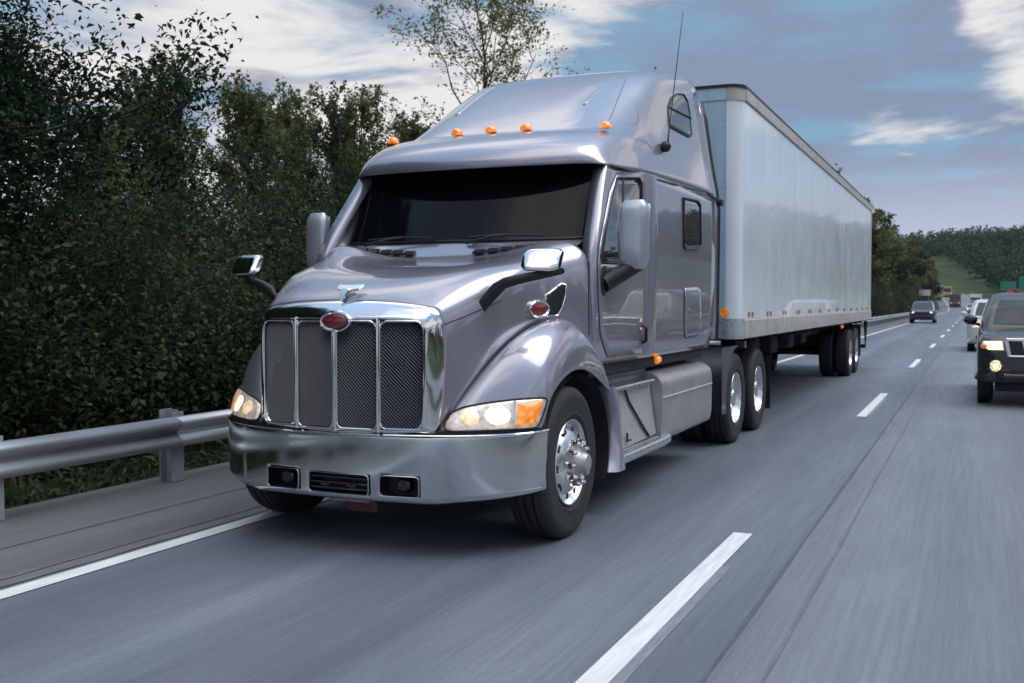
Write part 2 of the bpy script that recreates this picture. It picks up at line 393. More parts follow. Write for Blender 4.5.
# cowl between bonnet and windscreen
hb = hoodA[-1]; n_h = len(hb); sel = [i for i in range(n_h) if abs(hb[i][0]-TC) < 1.06 and hb[i][2] > 1.9]
hx = np.array([hb[i] for i in sel]); cols = 41
tx = np.linspace(-1.03, 1.03, cols)
c0 = np.stack([tx+TC, np.interp(tx+TC, hx[:, 0], hx[:, 1]), np.interp(tx+TC, hx[:, 0], hx[:, 2])-.006], 1)
wsb = wsA[0]; c1 = np.stack([tx+TC, np.interp(tx+TC, wsb[:, 0], wsb[:, 1]), np.interp(tx+TC, wsb[:, 0], wsb[:, 2])-.012], 1)
mid1 = c0*.75+c1*.25; mid1[:, 2] -= .03; mid2 = c0*.3+c1*.7; mid2[:, 2] -= .012
MB().grid(bsurf(np.stack([c0, mid1, mid2, c1]), 10, cols, 1)).build('cowl', 'paint', truck, smooth=True)
# cowl air vents and wipers
for s in (-1, 1):
    v = MB()
    for k in range(5):
        v.box(P_(s*(.30+.11*k), 7.075+.006*k, 1.985+.008*k), (.09, .06, .012), Matrix.Rotation(radians(25), 3, 'X'))
    v.build('cowl_vent', 'black', truck)
for x0, x1 in ((-.72, -.12), (.18, .78)):
    wp = MB(); a = [(x0+(x1-x0)*t, 7.16+.05*abs(x0+(x1-x0)*t)**1.5+.015*0, 2.10+.012*sin(pi*t)) for t in np.linspace(0, 1, 8)]
    wp.tube([P_(x, y-.012, z) for x, y, z in a], .009)
    wp.tube([P_(x0-.02, 7.14, 2.055), P_(x0+.2, 7.12, 2.10), P_((x0+x1)/2, 7.165, 2.112)], .011); wp.build('wiper', 'black', truck)

# -------- surfaces to hang details on
body = MB()
for m in (hood, fend, roof, side, wsm, apm): body.add(m.v, m.f)
BV = BVHTree.FromPolygons([Vector(v) for v in body.v], body.f)
def hit(x, y, fallX=None):
    d = ray(x, y).normalized(); loc, nrm, i, dist = BV.ray_cast(CAMP, d)
    if loc is None: p = onX(x, y, TC+(fallX or 1.2)); return p, Vector((1, 0, 0))
    if nrm.dot(d) > 0: nrm = -nrm
    return loc, nrm
def smooth_poly(pts, n, closed=True):
    """rounded closed outline through the points (Catmull-Rom, resampled)"""
    P = np.array(pts, float); m = len(P); out = []
    for i in range(m):
        p0, p1, p2, p3 = P[i-1], P[i], P[(i+1) % m], P[(i+2) % m]
        for t in np.linspace(0, 1, n, endpoint=False):
            lin = p1*(1-t)+p2*t
            cr = .5*((2*p1)+(-p0+p2)*t+(2*p0-5*p1+4*p2-p3)*t*t+(-p0+3*p1-3*p2+p3)*t**3)
            out.append(.45*lin+.55*cr)
    return out
def lin_poly(pts, n):
    P = np.array(pts, float); m = len(P); return [P[i]*(1-t)+P[(i+1) % m]*t for i in range(m) for t in np.linspace(0, 1, n, endpoint=False)]
def panel(poly, off=.006, rings=7, crown=0.0, lip=True, centre=None):
    """raised panel following the body under an outline given in photo pixels"""
    P = np.array(poly, float); c = P.mean(0) if centre is None else np.array(centre, float); m = len(P); mb = MB(); vs_ = []
    hit_c = hit(*c)
    for r in np.linspace(0, 1, rings)[1:]:
        for p in P:
            q = c+(p-c)*r; l, nn = hit(*q); vs_.append(l+nn*(off+crown*(1-r*r)))
    if lip:
        for p in P: q = c+(p-c)*1.0; l, nn = hit(*q); vs_.append(l-nn*.004)
    base = [hit_c[0]+hit_c[1]*(off+crown)] + vs_; nr = len(vs_)//m; fs = [(0, 1+k, 1+(k+1) % m) for k in range(m)]
    for r in range(nr-1):
        a = 1+r*m; b = a+m; fs += [(a+k, b+k, b+(k+1) % m, a+(k+1) % m) for k in range(m)]
    return mb.add(base, fs)
def strip(pts, r=.004, closed=False, off=0.0, n=6, sub=4):
    P = np.array(pts, float); q = []
    m = len(P)
    for i in range(m if closed else m-1):
        for t in np.linspace(0, 1, sub, endpoint=False): q.append(P[i]*(1-t)+P[(i+1) % m]*t)
    if not closed: q.append(P[-1])
    res = []
    for p in q: l, nn = hit(*p); res.append(l+nn*off)
    return MB().tube(res, r, n, closed)
def both(mb, name, material, parent=None, **k):
    """a detail and its twin on the other side of the truck"""
    a = mb.build(name, material, parent or truck, **k); b = mb.mirrored(TC).build(name, material, parent or truck, **k); return a, b
def sub_both(mb, name, material, pr, **k):
    mb.build(name, material, pr[0], **k); mb.mirrored(TC).build(name, material, pr[1], **k)

# doors
door_px = [(617,173),(641,173),(645,178),(647,240),(648,352),(607,357),(600,335),(598,300),(597,262),(599,245),(609,192)]
dr = both(panel(lin_poly(door_px, 6), .007, 9), 'door', 'paint', smooth=True)
sub_both(strip(door_px, .006, True, 0.0), 'seam', 'seam', dr)
BV_body = BV
win_px = [(616,178),(638,178),(641,184),(641,262),(602,263),(599.5,256),(604,232)]
sub_both(panel(lin_poly(win_px, 5), .011, 7), 'window', 'glass_side', dr, smooth=True)
sub_both(strip(win_px, .009, True, .010), 'window_seal', 'black', dr)
sub_both(strip([(622,179),(621.5,262)], .009, False, .012), 'window_bar', 'black', dr)
sub_both(strip([(600.5,266),(622,267),(641,265)], .014, False, .008), 'window_sill', 'chrome', dr)
hnd = MB(); h0 = hit(641.5, 325)[0]; h1 = hit(641.5, 343)[0]; hnd.tube([h0, h0+Vector((.04,0,-.02)), h1+Vector((.04,0,.02)), h1], .013); sub_both(hnd, 'handle', 'black', dr)
# sleeper window, locker hatch, belt joint, roof window
sw_px = [(683,198),(697,201),(699.5,205),(700,245),(697,248.5),(685,249),(683,246)]
sw = both(panel(lin_poly(sw_px, 5), .008), 'sleeper_window', 'glass_side', smooth=True)
sub_both(strip(sw_px, .011, True, .008), 'frame', 'black', sw)
lk_px = [(684,288),(697,287),(700,290),(700.5,331),(698,335),(686,338),(684,334)]
lk = both(panel(lin_poly(lk_px, 5), .008), 'locker_door', 'paint', smooth=True)
sub_both(strip(lk_px, .006, True, .002), 'seam', 'seam', lk)
both(strip([(650,177),(668,182.5),(690,188.5),(713,194)], .006, False, 0), 'joint', 'seam')
rw_px = [(668,107),(671,98),(677,94),(683,94.5),(687,101),(689,113),(691,135),(688.5,137),(669,126.5)]
rw = both(panel(lin_poly(rw_px, 5), .009), 'roof_window', 'glass_side', smooth=True)
sub_both(strip(rw_px, .009, True, .006), 'frame', 'black', rw); sub_both(strip([(668.5,108),(690,118.5)], .012, False, .010), 'bar', 'black', rw)
both(strip([(610,119),(616,104),(621,91),(626,79)], .003, False, -.001), 'roof_joint', 'seam', smooth=True)
both(strip([(584,105),(595,94),(606,83),(616,74.5)], .016, False, -.006), 'roof_crease', 'paint', smooth=True)
# column between cab and sleeper
colm = MB(); gA = []
for z in np.linspace(1.19, 2.66, 16):
    t = (z-1.19)/1.47; row = []
    for a in np.linspace(-pi/2, pi/2, 9): row.append(P_(1.195+.02*sin(pi*t*.9)+.065*cos(a), 8.44+.13*sin(a), z))
    gA.append(row)
colm.grid(np.array(gA)); both(colm, 'corner_strip', 'paint', smooth=True)
# bonnet joints, side badge, side vent, air recess
both(strip([(444,324.5),(460,318.5),(478,311),(500,301)], .005, False, -.001), 'bonnet_joint', 'seam')
both(strip([(589,262),(588.5,300),(589,335)], .005, False, 0), 'cowl_joint', 'seam')
bd = both(panel([(538+9.5*cos(a), 309+8*sin(a)) for a in np.linspace(0, 2*pi, 24, endpoint=False)], .012, 5, .01), 'side_badge', 'red_enamel', smooth=True)
sub_both(strip([(538+9.5*cos(a), 309+8*sin(a)) for a in np.linspace(0, 2*pi, 24, endpoint=False)], .012, True, .010, sub=1), 'rim', 'chrome', bd)
sv_px = [(545,296),(561,283.5),(566,285),(565,296),(562,307),(557,315.5),(546,316)]
svn = both(panel(lin_poly(sv_px, 4), .006), 'side_vent', 'black', smooth=True); sub_both(strip(sv_px, .006, True, .004), 'rim', 'chrome', svn)
# headlamps
hl_px = [(445,427),(446.5,420),(453,413),(466,407.5),(490,403),(520,399.5),(543,398),(546,401),(543,412),(536,427),(520,429.5),(490,431),(455,432),(447,431)]
hl = both(panel(smooth_poly(hl_px, 4), .010, 8, .012, centre=(498,416)), 'headlamp', 'lens', smooth=True)
sub_both(strip(smooth_poly(hl_px, 3), .009, True, .006, sub=1), 'bezel', 'black', hl)
def off_panel(px, o, c=0.012, **k): return panel(lin_poly(px, 4), o, 6, c, **k)
sub_both(off_panel([(517,405),(541,401),(538,414),(532,424),(516,427)], .022), 'indicator', 'amber', hl, smooth=True)
sub_both(off_panel([(497+13*cos(a), 416.5+9.5*sin(a)) for a in np.linspace(0, 2*pi, 12, endpoint=False)], .022), 'lamp', 'lamp_lit', hl, smooth=True)
sub_both(strip([(514,402),(513.5,427)], .006, False, .024), 'divider', 'chrome', hl)
sub_both(off_panel([(470+9.5*cos(a), 419+8*sin(a)) for a in np.linspace(0, 2*pi, 12, endpoint=False)], .020), 'lamp', 'lamp_glow', hl, smooth=True)

# -------- grille
def gy(x, z): return 5.588+.20*x*x+.035*(z-1.15)**2
def rrect(x0, x1, z0, z1, r, n=6, rt=None):
    """rounded outline (x,z), counter-clockwise from lower left; rt radius of upper corners"""
    rt = r if rt is None else rt; out = []
    for cx, cz, a0, rr in ((x0+r, z0+r, pi, r), (x1-r, z0+r, 1.5*pi, r), (x1-rt, z1-rt, 0, rt), (x0+rt, z1-rt, .5*pi, rt)):
        for t in np.linspace(0, pi/2, n): out.append((cx+rr*cos(a0+t), cz+rr*sin(a0+t)))
    return out
grille = MB()
PANELS = [(-.598,-.320),(-.294,-.015),(.015,.294),(.320,.598)]
gs = thing  # (alias kept short)
# chrome surround: rim -> crest -> opening
outer = []; 
rim = [(x, y, z) for x, y, z in hoodA[0] if True]
rimR = [(p[0]-TC, p[1], p[2]) for p in hoodA[0] if p[0]-TC >= -1e-6 and p[2] > .80 and p[0]-TC < .70]
rimR = [p for p in rimR]
th = np.linspace(0, 1, 40)
def resample(pts, n):
    P = np.array(pts, float); d = np.r_[0, np.cumsum(np.linalg.norm(np.diff(P, axis=0), axis=1))]; t = np.linspace(0, d[-1], n); return np.stack([np.interp(t, d, P[:, k]) for k in range(3)], 1)
R0 = resample(rimR + [(.655, 5.725, .775), (.45, 5.70, .765), (0, 5.665, .76)], 80)
inn = [(0, 1.50), (.3, 1.50), (.53, 1.497), (.59, 1.477), (.612, 1.43), (.612, 1.3), (.606, 1.1), (.596, .95), (.582, .85), (.55, .815), (.45, .805), (.2, .80), (0, .80)]
R2 = resample([(x, gy(x, z)-.002, z) for x, z in inn], 80)
R1 = R0*.5+R2*.5; R1[:, 1] -= .014
R0b = R0*.86+R2*.14; R0b[:, 1] -= .016
R15 = R0*.16+R2*.84; R15[:, 1] -= .010
R3 = R2.copy(); R3[:, 1] += .06
net = np.stack([R0, R0b, R1, R15, R2]); gg = bsurf(net, 14, 80, 1); gg = np.concatenate([gg, R3[None]]); gg[:, :, 0] += TC
gsur = MB().grid(gg); gsur.add(gsur.mirrored(TC).v, gsur.mirrored(TC).f)
gs_o = gsur.build('grille_surround', 'chrome', truck, smooth=True)
# bars between the panels
for xb in (-.307, 0, .307):
    b = MB(); rows = []
    for z in np.linspace(.79, 1.51, 14):
        rows.append([P_(xb+d, gy(xb+d, z)-h, z) for d, h in ((-.013,-.03),(-.011,.010),(0,.017),(.011,.010),(.013,-.03))])
    b.grid(np.array(rows)); b.build('grille_bar', 'chrome', truck, smooth=True)
# woven mesh in the four openings
for (x0, x1) in PANELS:
    pl = MB(); pit = .024; zb, zt = .80, 1.50
    w_ = x1-x0+.05; h_ = zt-zb; xc = (x0+x1)/2
    for s in (-1, 1):
        k = -int(h_/pit)-2
        while k*pit < w_+h_:
            # line x - s*z = const, clipped to the opening
            xs0, xs1 = xc-w_/2, xc+w_/2; d0 = max(0, xs0-(xs0+k*pit)); d1 = min(h_, xs1-(xs0+k*pit))
            if d1 > d0+.005:
                pts = []
                for d in np.linspace(d0, d1, 4):
                    x = xs0+k*pit+d; z = zb+d if s > 0 else zt-d; pts.append(P_(x, gy(x, z)+.022+.004*s, z))
                pl.tube(pts, .0036, 4, caps=False)
            k += 1
    fr = pl.build('grille_mesh', 'mesh_metal', truck, smooth=False)
    # thin bright edge round each opening
    ol = rrect(x0, x1, .815 if abs(xc) > .2 else .808, 1.488, .04, 6, .05)
    MB().tube([P_(x, gy(x, z)-.001, z) for x, z in ol], .007, 6, True).build('grille_edge', 'chrome', truck)
    # corner fillets hiding the mesh outside the rounded outline
rad = MB().box(P_(0, 5.85, 1.15), (1.16, .06, .72)); rad.build('radiator', 'black', truck)
# red oval badge
def oval(cx, cz, rx, rz, n=32): return [(cx+rx*cos(a), cz+rz*sin(a)) for a in np.linspace(0, 2*pi, n, endpoint=False)]
em = MB(); rows = []
for k, (s, d) in enumerate(((.02, .036), (.5, .034), (.8, .030), (.98, .022), (1.0, .0))): rows.append([P_(x, gy(0, 1.485)-.012-d, z) for x, z in oval(.022, 1.485, .098*s, .050*s)] )
em.grid(np.array([r+[r[0]] for r in rows])); em.build('grille_badge', 'red_enamel', truck, smooth=True)
rg = MB().tube([P_(x, gy(0, 1.485)-.027, z) for x, z in oval(.022, 1.485, .106, .057)], .013, 8, True); rg.add(*(lambda m: (m.v, m.f))(MB().prism([P_(x, gy(0,1.485)-.012, z) for x, z in oval(.022, 1.485, .108, .059)], (0,0,0), (0,.06,0)))); rg.build('badge_rim', 'chrome', truck)
# bonnet ornament: swept wings over a tapering stem
orn = MB()
for s in (-1, 1):
    orn.add([P_(0, 5.705, 1.675), P_(s*.08, 5.745, 1.695), P_(s*.092, 5.79, 1.722), P_(0, 5.765, 1.716), P_(0, 5.72, 1.662), P_(s*.08, 5.76, 1.682), P_(s*.092, 5.80, 1.71), P_(0, 5.78, 1.70)],
            [(0,1,2,3),(4,7,6,5),(0,4,5,1),(1,5,6,2),(2,6,7,3)])
orn.add([P_(-.03, 5.705, 1.69), P_(.03, 5.705, 1.69), P_(.012, 5.655, 1.615), P_(-.012, 5.655, 1.615), P_(-.02, 5.80, 1.70), P_(.02, 5.80, 1.70), P_(.01, 5.72, 1.64), P_(-.01, 5.72, 1.64)],
        [(0,1,2,3),(4,7,6,5),(0,4,5,1),(1,5,6,2),(2,6,7,3),(3,7,4,0)])
orn.build('bonnet_ornament', 'chrome', truck)

# -------- bumper: a plan curve swept over a vertical profile, with three openings
plan = bcurve([(0,5.625),(.25,5.632),(.5,5.652),(.75,5.70),(.95,5.79),(1.10,5.92),(1.19,6.06),(1.215,6.20)], 121, 2)
HOLES = [(.0,.225,.385,.515),(.305,.572,.39,.52)]
xs = sorted(set([round(float(x), 4) for x in plan[:, 0]] + [.225,.305,.572]))
px_ = np.interp(xs, plan[:, 0], plan[:, 1])
def bz0(x): return .345+.06*(max(0, x-.3)/.9)**2
def bz1(x): return .765+.02*(x/1.2)
ts = [0,.02,.05,.10,.16,.22,.28,.34,.40,.46,.52,.58,.64,.70,.76,.82,.88,.93,.97,1]
zl = sorted(set([round(.345+.42*t, 4) for t in ts]+[.385,.39,.515,.52]))
bump = MB(); G = []
for z in zl:
    t = (z-.345)/.42; row = []
    for x, y in zip(xs, px_):
        zz = bz0(x)+(bz1(x)-bz0(x))*t if x > .55 else z+ .0
        if .505 < x <= .55: zz = z
        k = max(0, min(1, (x-.575)/.25)); k = k*k*(3-2*k); zz = z*(1-k)+(bz0(x)+(bz1(x)-bz0(x))*t)*k
        bulge = .006*sin(pi*min(1, max(0, t)))**.8 - .02*max(0, .06-t)/.06
        row.append(P_(x, y-bulge, zz))
    G.append(row)
G = np.array(G)
def keep(i, j):
    z0, z1 = zl[i], zl[i+1]; x0, x1 = xs[j], xs[j+1]
    for (a, b, c, d) in HOLES:
        if x0 >= a-1e-6 and x1 <= b+1e-6 and z0 >= c-1e-6 and z1 <= d+1e-6: return False
    return True
bump.grid(G, mask=keep); bump.add(bump.mirrored(TC).v, bump.mirrored(TC).f)
bp_o = bump.build('bumper', 'bumper_chrome', truck, smooth=None, weld=True, solid=.008, angle=50)
def byx(x): return float(np.interp(abs(x), plan[:, 0], plan[:, 1]))
lipt = MB().tube([P_(s*x, y-.002, bz1(x)+.002) for s in (1,) for x, y in zip(xs[::3], px_[::3])], .007); lipt.add(lipt.mirrored(TC).v, lipt.mirrored(TC).f); lipt.build('top_lip', 'chrome', bp_o)
for (x0, x1, z0, z1, nm) in ((-.225,.225,.385,.515,'air_intake'),(.305,.572,.39,.52,'fog_recess'),(-.572,-.305,.39,.52,'fog_recess')):
    rc = MB(); o2 = rrect(x0, x1, z0, z1, .028, 5)
    n2 = len(o2); a = [P_(x, byx(x)-.012, z) for x, z in o2]; b2 = [P_(x, byx(x)+.10, z) for x, z in o2]
    rc.add(a+b2, [(i, (i+1) % n2, n2+(i+1) % n2, n2+i) for i in range(n2)] + [tuple(range(n2, 2*n2))]); ro = rc.build(nm, 'black', bp_o, smooth=False)
    # fillet plate closing the square corners
    for cx, cz, ids in ((x0, z0, range(0,5)), (x1, z0, range(5,10)), (x1, z1, range(10,15)), (x0, z1, range(15,20))):
        pts = [P_(cx, byx(cx)-.0115, cz)] + [P_(o2[i][0], byx(o2[i][0])-.0115, o2[i][1]) for i in ids]; sq = MB().add(pts, [tuple(range(len(pts)))])
        sq.build('corner_fillet', 'bumper_chrome', bp_o, smooth=False)
    MB().tube([P_(x, byx(x)-.013, z) for x, z in o2], .004, 6, True).build('opening_rim', 'bumper_chrome', bp_o)
    if nm == 'fog_recess':
        cx = (x0+x1)/2; MB().lathe([(.0, .0), (.0, .035), (.012, .05), (.05, .052)], P_(cx, byx(cx)+.03, .455), 'y', 20).build('fog_lamp', 'black_gloss', bp_o)
    else:
        sl = MB()
        for k in range(3): sl.box(P_(0, byx(0)+.02, .415+.035*k), (.43, .03, .010))
        sl.build('intake_slat', 'black_gloss', bp_o)
        for s in (-1, 1): MB().tube([P_(s*.10-.03, byx(0)+.0, .44), P_(s*.10, byx(0)-.012, .43), P_(s*.10+.03, byx(0)+.0, .44)], .010).build('tow_hook', 'chassis', bp_o)
# number plate hung under the bumper
MB().box(P_(.03, 5.72, .335), (.28, .03, .03), ch=.005).build('plate_bracket', 'steel', truck)
mat('plate', (.10, .035, .035), .4, var=.4, vscale=30)
MB().box(P_(.06, 5.80, .285), (.24, .012, .10), Matrix.Rotation(radians(18), 3, 'X'), ch=.004).build('number_plate', 'plate', truck)
# filler between bumper and bonnet
fl = MB(); fl.grid(np.array([[P_(s*x, y+.03, z) for x, y in zip([*(-np.array(xs[::-4])), *xs[::4]], [*px_[::-4], *px_[::4]]) for s in (1,)] for z in (.70, .80)])); fl.build('bumper_filler', 'black', truck, smooth=False)

# -------- marker lamps on the visor ridge
for x, y, z in ((-.978,7.99,3.012),(-.317,7.92,3.03),(0,7.915,3.032),(.317,7.92,3.03),(.978,7.99,3.012)):
    ml = MB(); A = []
    for t in np.linspace(0, 1, 8):
        rr = [.030,.046,.050,.048,.042,.032,.018,.004][int(round(t*7))]
        A.append([P_(x+rr*cos(a), y-.03+.13*t+(.012*0), z-.006+max(-.01, rr*sin(a))) for a in np.linspace(0, 2*pi, 15)])
    # lens at the front, painted tail behind
    lens = MB().grid(np.array(A[:4])); lens.add([tuple(p) for p in A[0]], [tuple(range(15))]); lo_ = lens.build('marker_lamp', 'amber', truck, smooth=True)
    MB().grid(np.array(A[3:])).build('housing', 'chrome', lo_, smooth=True)
# -------- door mirrors
mm = MB(); rows = []
mx, my, mz = 1.395, 7.46, 2.105
for t in np.linspace(-1, 1, 15):
    hw = .108*(1-abs(t)**7*.35); dp = .085*(1-abs(t)**5*.55); row = []
    for a in np.linspace(0, 2*pi, 25):
        c_, s_ = cos(a), sin(a); e = .55
        ux = hw*abs(c_)**e*(1 if c_ >= 0 else -1); uy = dp*abs(s_)**e*(1 if s_ >= 0 else -1)
        if uy > 0: uy *= .55
        row.append(P_(mx+ux+uy*.25, my+uy, mz+.255*t))
    rows.append(row)
mm.grid(np.array(rows)); mm.add([tuple(p) for p in rows[0]], [tuple(range(25))]); mm.add([tuple(p) for p in rows[-1]], [tuple(range(25))])
mat('mirror_shell', (.42, .46, .52), .32, .55, coat=.8, var=.06)
mo = both(mm, 'door_mirror', 'mirror_shell', smooth=None, angle=50)
arm = MB().tube([P_(1.43,7.52,1.90), P_(1.36,7.46,1.86), P_(1.25,7.36,1.78), P_(1.20,7.30,1.74)], [.05,.062,.066,.07], 10); arm.ellip(P_(1.20,7.30,1.76), (.03,.085,.12)); sub_both(arm, 'arm', 'black', mo)
gl = MB().box(P_(mx+.012, my+.052, mz), (.19, .008, .46)); sub_both(gl, 'mirror_glass', 'chrome', mo)
# -------- bonnet mirrors on black arms
hm = MB(); rows = []
for t in np.linspace(-1, 1, 11):
    k = (1-abs(t)**8*.3); rows.append([P_(1.165+.12*t, 6.23+.02*t+.045*k*abs(cos(a))**.5*(1 if cos(a) > 0 else -1)+.06*k*abs(sin(a))**.5*(1 if sin(a) > 0 else -1)*(1 if sin(a) < 0 else .3), 1.878+.075*k*abs(cos(a))**.5*(1 if cos(a) > 0 else -1)) for a in np.linspace(0, 2*pi, 33)])
hm.grid(np.array(rows)); hm.add([tuple(p) for p in rows[0]], [tuple(range(33))]); hm.add([tuple(p) for p in rows[-1]], [tuple(range(33))])
ho = both(hm, 'bonnet_mirror', 'chrome', smooth=None, angle=50)
ha = MB(); ap_ = [onX(x, y, TC+X) for x, y, X in ((561,271,1.245),(540,275,1.16),(520,279,1.05),(505,283,.95),(494,292,.87),(486,301,.82),(480,310,.795))]
pp = [Vector((a.x, a.y, a.z)) for a in ap_]
rows = []
for i, p in enumerate(pp):
    hgt = [.022,.028,.032,.036,.055,.055,.050][i]
    rows.append([(p.x+.016*cos(a), p.y+.03*cos(a)+0, p.z+hgt*sin(a)) for a in np.linspace(0, 2*pi, 11)])
ha.grid(np.array(rows)); ha.add([tuple(p) for p in rows[0]], [tuple(range(11))]); sub_both(ha, 'arm', 'black', ho, smooth=True)
# -------- aerial, roof fin
an = MB(); ab = hit(662, 147)[0]; atop = onX(683, 12, TC+1.16)
an.tube([ab+Vector((.06,-.02,.03)), ab+Vector((.065,-.02,.1)), atop], [.010,.006,.003], 6); ao = an.build('aerial', 'black', truck)
MB().ellip(ab+Vector((.035,-.01,0)), (.05,.055,.05)).build('mount', 'black', ao)
MB().ellip(P_(.62, 10.3, 3.885), (.04,.14,.045)).build('roof_fin', 'black', truck)
# -------- side extenders behind the sleeper
ex = MB(); rows = []
for z in np.linspace(1.22, 3.74, 14):
    x = np.interp(z, [1.14,2.665,3.02,3.58,3.92], [1.20,1.213,1.14,1.058,.96])
    rows.append([P_(x-.004, 10.795, z), P_(x+.004, 10.9, z), P_(x+.004, 10.98, z)])
ex.grid(np.array(rows)); eo = both(ex, 'side_extender', 'paint', smooth=True, solid=.02)
eb = MB(); eb.grid(np.array([[(r[2][0], r[2][1], r[2][2]), (r[2][0]+.012, r[2][1]+.05, r[2][2]), (r[2][0]-.03, r[2][1]+.06, r[2][2])] for r in rows])); sub_both(eb, 'edge_rubber', 'black', eo, solid=.01)
hk = MB().box(P_(1.22, 11.03, 2.66), (.06,.12,.07), ch=.01).tube([P_(1.215,10.55,2.70), P_(1.23,10.8,2.68), P_(1.23,11.0,2.66)], .014); both(hk, 'extender_latch', 'black')
# -------- under the doors: sill, amber lamp, battery box, steps, tank fairing
both(MB().box(P_(1.04, 8.95, 1.10), (.16, 3.5, .12), ch=.02), 'sill', 'chassis')
for s in (-1, 1):
    lm_ = MB().ellip(P_(s*1.13, 8.98, 1.10), (.045,.055,.04)); lm_.build('side_marker', 'amber', truck, smooth=True)
ft = MB(); rows = []    # tank fairing: rounded shell
for y in np.linspace(8.86, 10.74, 14):
    k = 1; row = []
    for x, z in bcurve([(.72,.99),(.95,1.0),(1.10,.985),(1.19,.93),(1.215,.85),(1.215,.70),(1.212,.52),(1.20,.42),(1.15,.37),(1.0,.355),(.8,.36)], 34, 2): row.append(P_(x, y, z))
    rows.append(row)
ft.grid(np.array(rows))
for e in (rows[0], rows[-1]): ft.add([tuple(p) for p in e], [tuple(range(len(e)))])
fo = both(ft, 'tank_fairing', 'steel', smooth=None, angle=45)
sub_both(MB().tube([P_(1.216,8.88,.77), P_(1.216,10.72,.77)], .011), 'moulding', 'alloy', fo)
sub_both(MB().tube([P_(1.20,8.90,.90), P_(1.20,10.72,.90)], .006), 'crease', 'seam', fo)
bb = MB(); bb.add([P_(1.10,7.62,.90), P_(1.10,8.84,.93), P_(1.17,8.84,.46), P_(1.17,7.66,.44), P_(.7,7.62,.90), P_(.7,8.84,.93), P_(.7,8.84,.46), P_(.7,7.66,.44)], [(0,3,2,1),(4,5,6,7),(0,1,5,4),(3,7,6,2),(0,4,7,3),(1,2,6,5)])
bo = both(bb, 'battery_box', 'tread_plate', smooth=False)
sub_both(MB().tube([P_(1.112,8.08,.93), P_(1.13,8.16,.80), P_(1.165,8.42,.58), P_(1.178,8.58,.47)], .011), 'strap', 'black', bo)
sub_both(MB().tube([P_(1.178,7.98,.56), P_(1.182,7.96,.50), P_(1.185,8.04,.50)], .010), 'latch', 'black', bo)
st = MB()
st.box(P_(1.02, 8.22, .925), (.30, 1.16, .035), ch=.01); both(st, 'upper_step', 'alloy')
s2 = MB(); rows = []
for x, z in bcurve([(1.02,.43),(1.15,.43),(1.22,.425),(1.245,.40),(1.235,.36),(1.18,.345),(1.0,.345)], 18, 2): rows.append([P_(x, 7.55, z), P_(x, 7.62, z), P_(x, 8.2, z), P_(x, 8.9, z), P_(x, 9.06, z+.012)])
s2.grid(np.array(rows))
for k in (0, -1): s2.add([tuple(r[k]) for r in rows], [tuple(range(len(rows)))])
so2 = both(s2, 'lower_step', 'alloy', smooth=None, angle=40)
rb = MB()
for k in range(5): rb.box(P_(1.06+.032*k, 8.22, .437), (.014, 1.2, .012))
sub_both(rb, 'grip_ribs', 'steel', so2)
for s in (-1, 1):
    MB().cyl(P_(s*.95, 7.75, 1.0), P_(s*.95, 8.85, 1.0), .115, n=24).build('air_tank', 'dark_fairing', truck)
# fender tail strip behind the front wheel
fs_ = MB(); rows = []
for z, y0, y1 in ((.98,7.40,7.50),(.90,7.47,7.62),(.78,7.55,7.66),(.60,7.58,7.68),(.42,7.53,7.70),(.325,7.46,7.72)):
    e_ = .03*max(0, (.6-z)/.28); rows.append([P_(1.10,y0-.02,z), P_(1.215+e_,y0,z), P_(1.226+e_,(y0+y1)/2,z), P_(1.215+e_,y1,z), P_(1.12,y1+.01,z)])
fs_.grid(bsurf(rows, 16, 11, 1)); both(fs_, 'fender_tail', 'paint', smooth=True)
# wheel-arch liners
al = MB(); rows = []
for a in np.linspace(radians(-25), radians(205), 24):
    r = .665; yy = 6.80-.66*cos(a); zz = .53+.58*sin(a); rows.append([P_(x, yy, zz) for x in (.62,.9,1.2)])
al.grid(np.array(rows)); al.add([P_(.62, 6.8-.66*cos(a), .53+.58*sin(a)) for a in np.linspace(radians(-25), radians(205), 24)], [tuple(range(24))]); both(al, 'arch_liner', 'chassis', smooth=True)
# chassis
ch = MB()
for s in (-1, 1): ch.box(P_(s*.43, 10.1, .88), (.09, 8.6, .28))
for y in (6.2,7.5,9.2,10.9,12.6,14.2): ch.box(P_(0, y, .88), (.8,.12,.2))
ch.build('frame_rails', 'chassis', truck)
MB().box(P_(0, 6.75, .95), (.9,1.5,.7), ch=.1).build('engine', 'chassis', truck)
MB().box(P_(0, 6.62, .52), (2.0,.14,.12), ch=.02).build('front_axle', 'chassis', truck)
MB().box(P_(0, 9.0, 1.0), (1.9,3.4,.28)).build('cab_floor', 'chassis', truck)
for y in (11.93, 13.28):
    MB().cyl(P_(-1, y, .52), P_(1, y, .52), .09).ellip(P_(0, y, .52), (.22,.2,.22)).build('drive_axle', 'chassis', truck)
MB().box(P_(0, 12.6, 1.10), (.9,1.1,.06), ch=.02).build('fifth_wheel', 'chassis', truck)
MB().tube([P_(-.9,11.0,1.0), P_(-.9,11.1,2.2), P_(-.8,11.5,1.9), P_(-.4,11.8,1.6)], .02).build('air_line', 'black', truck)
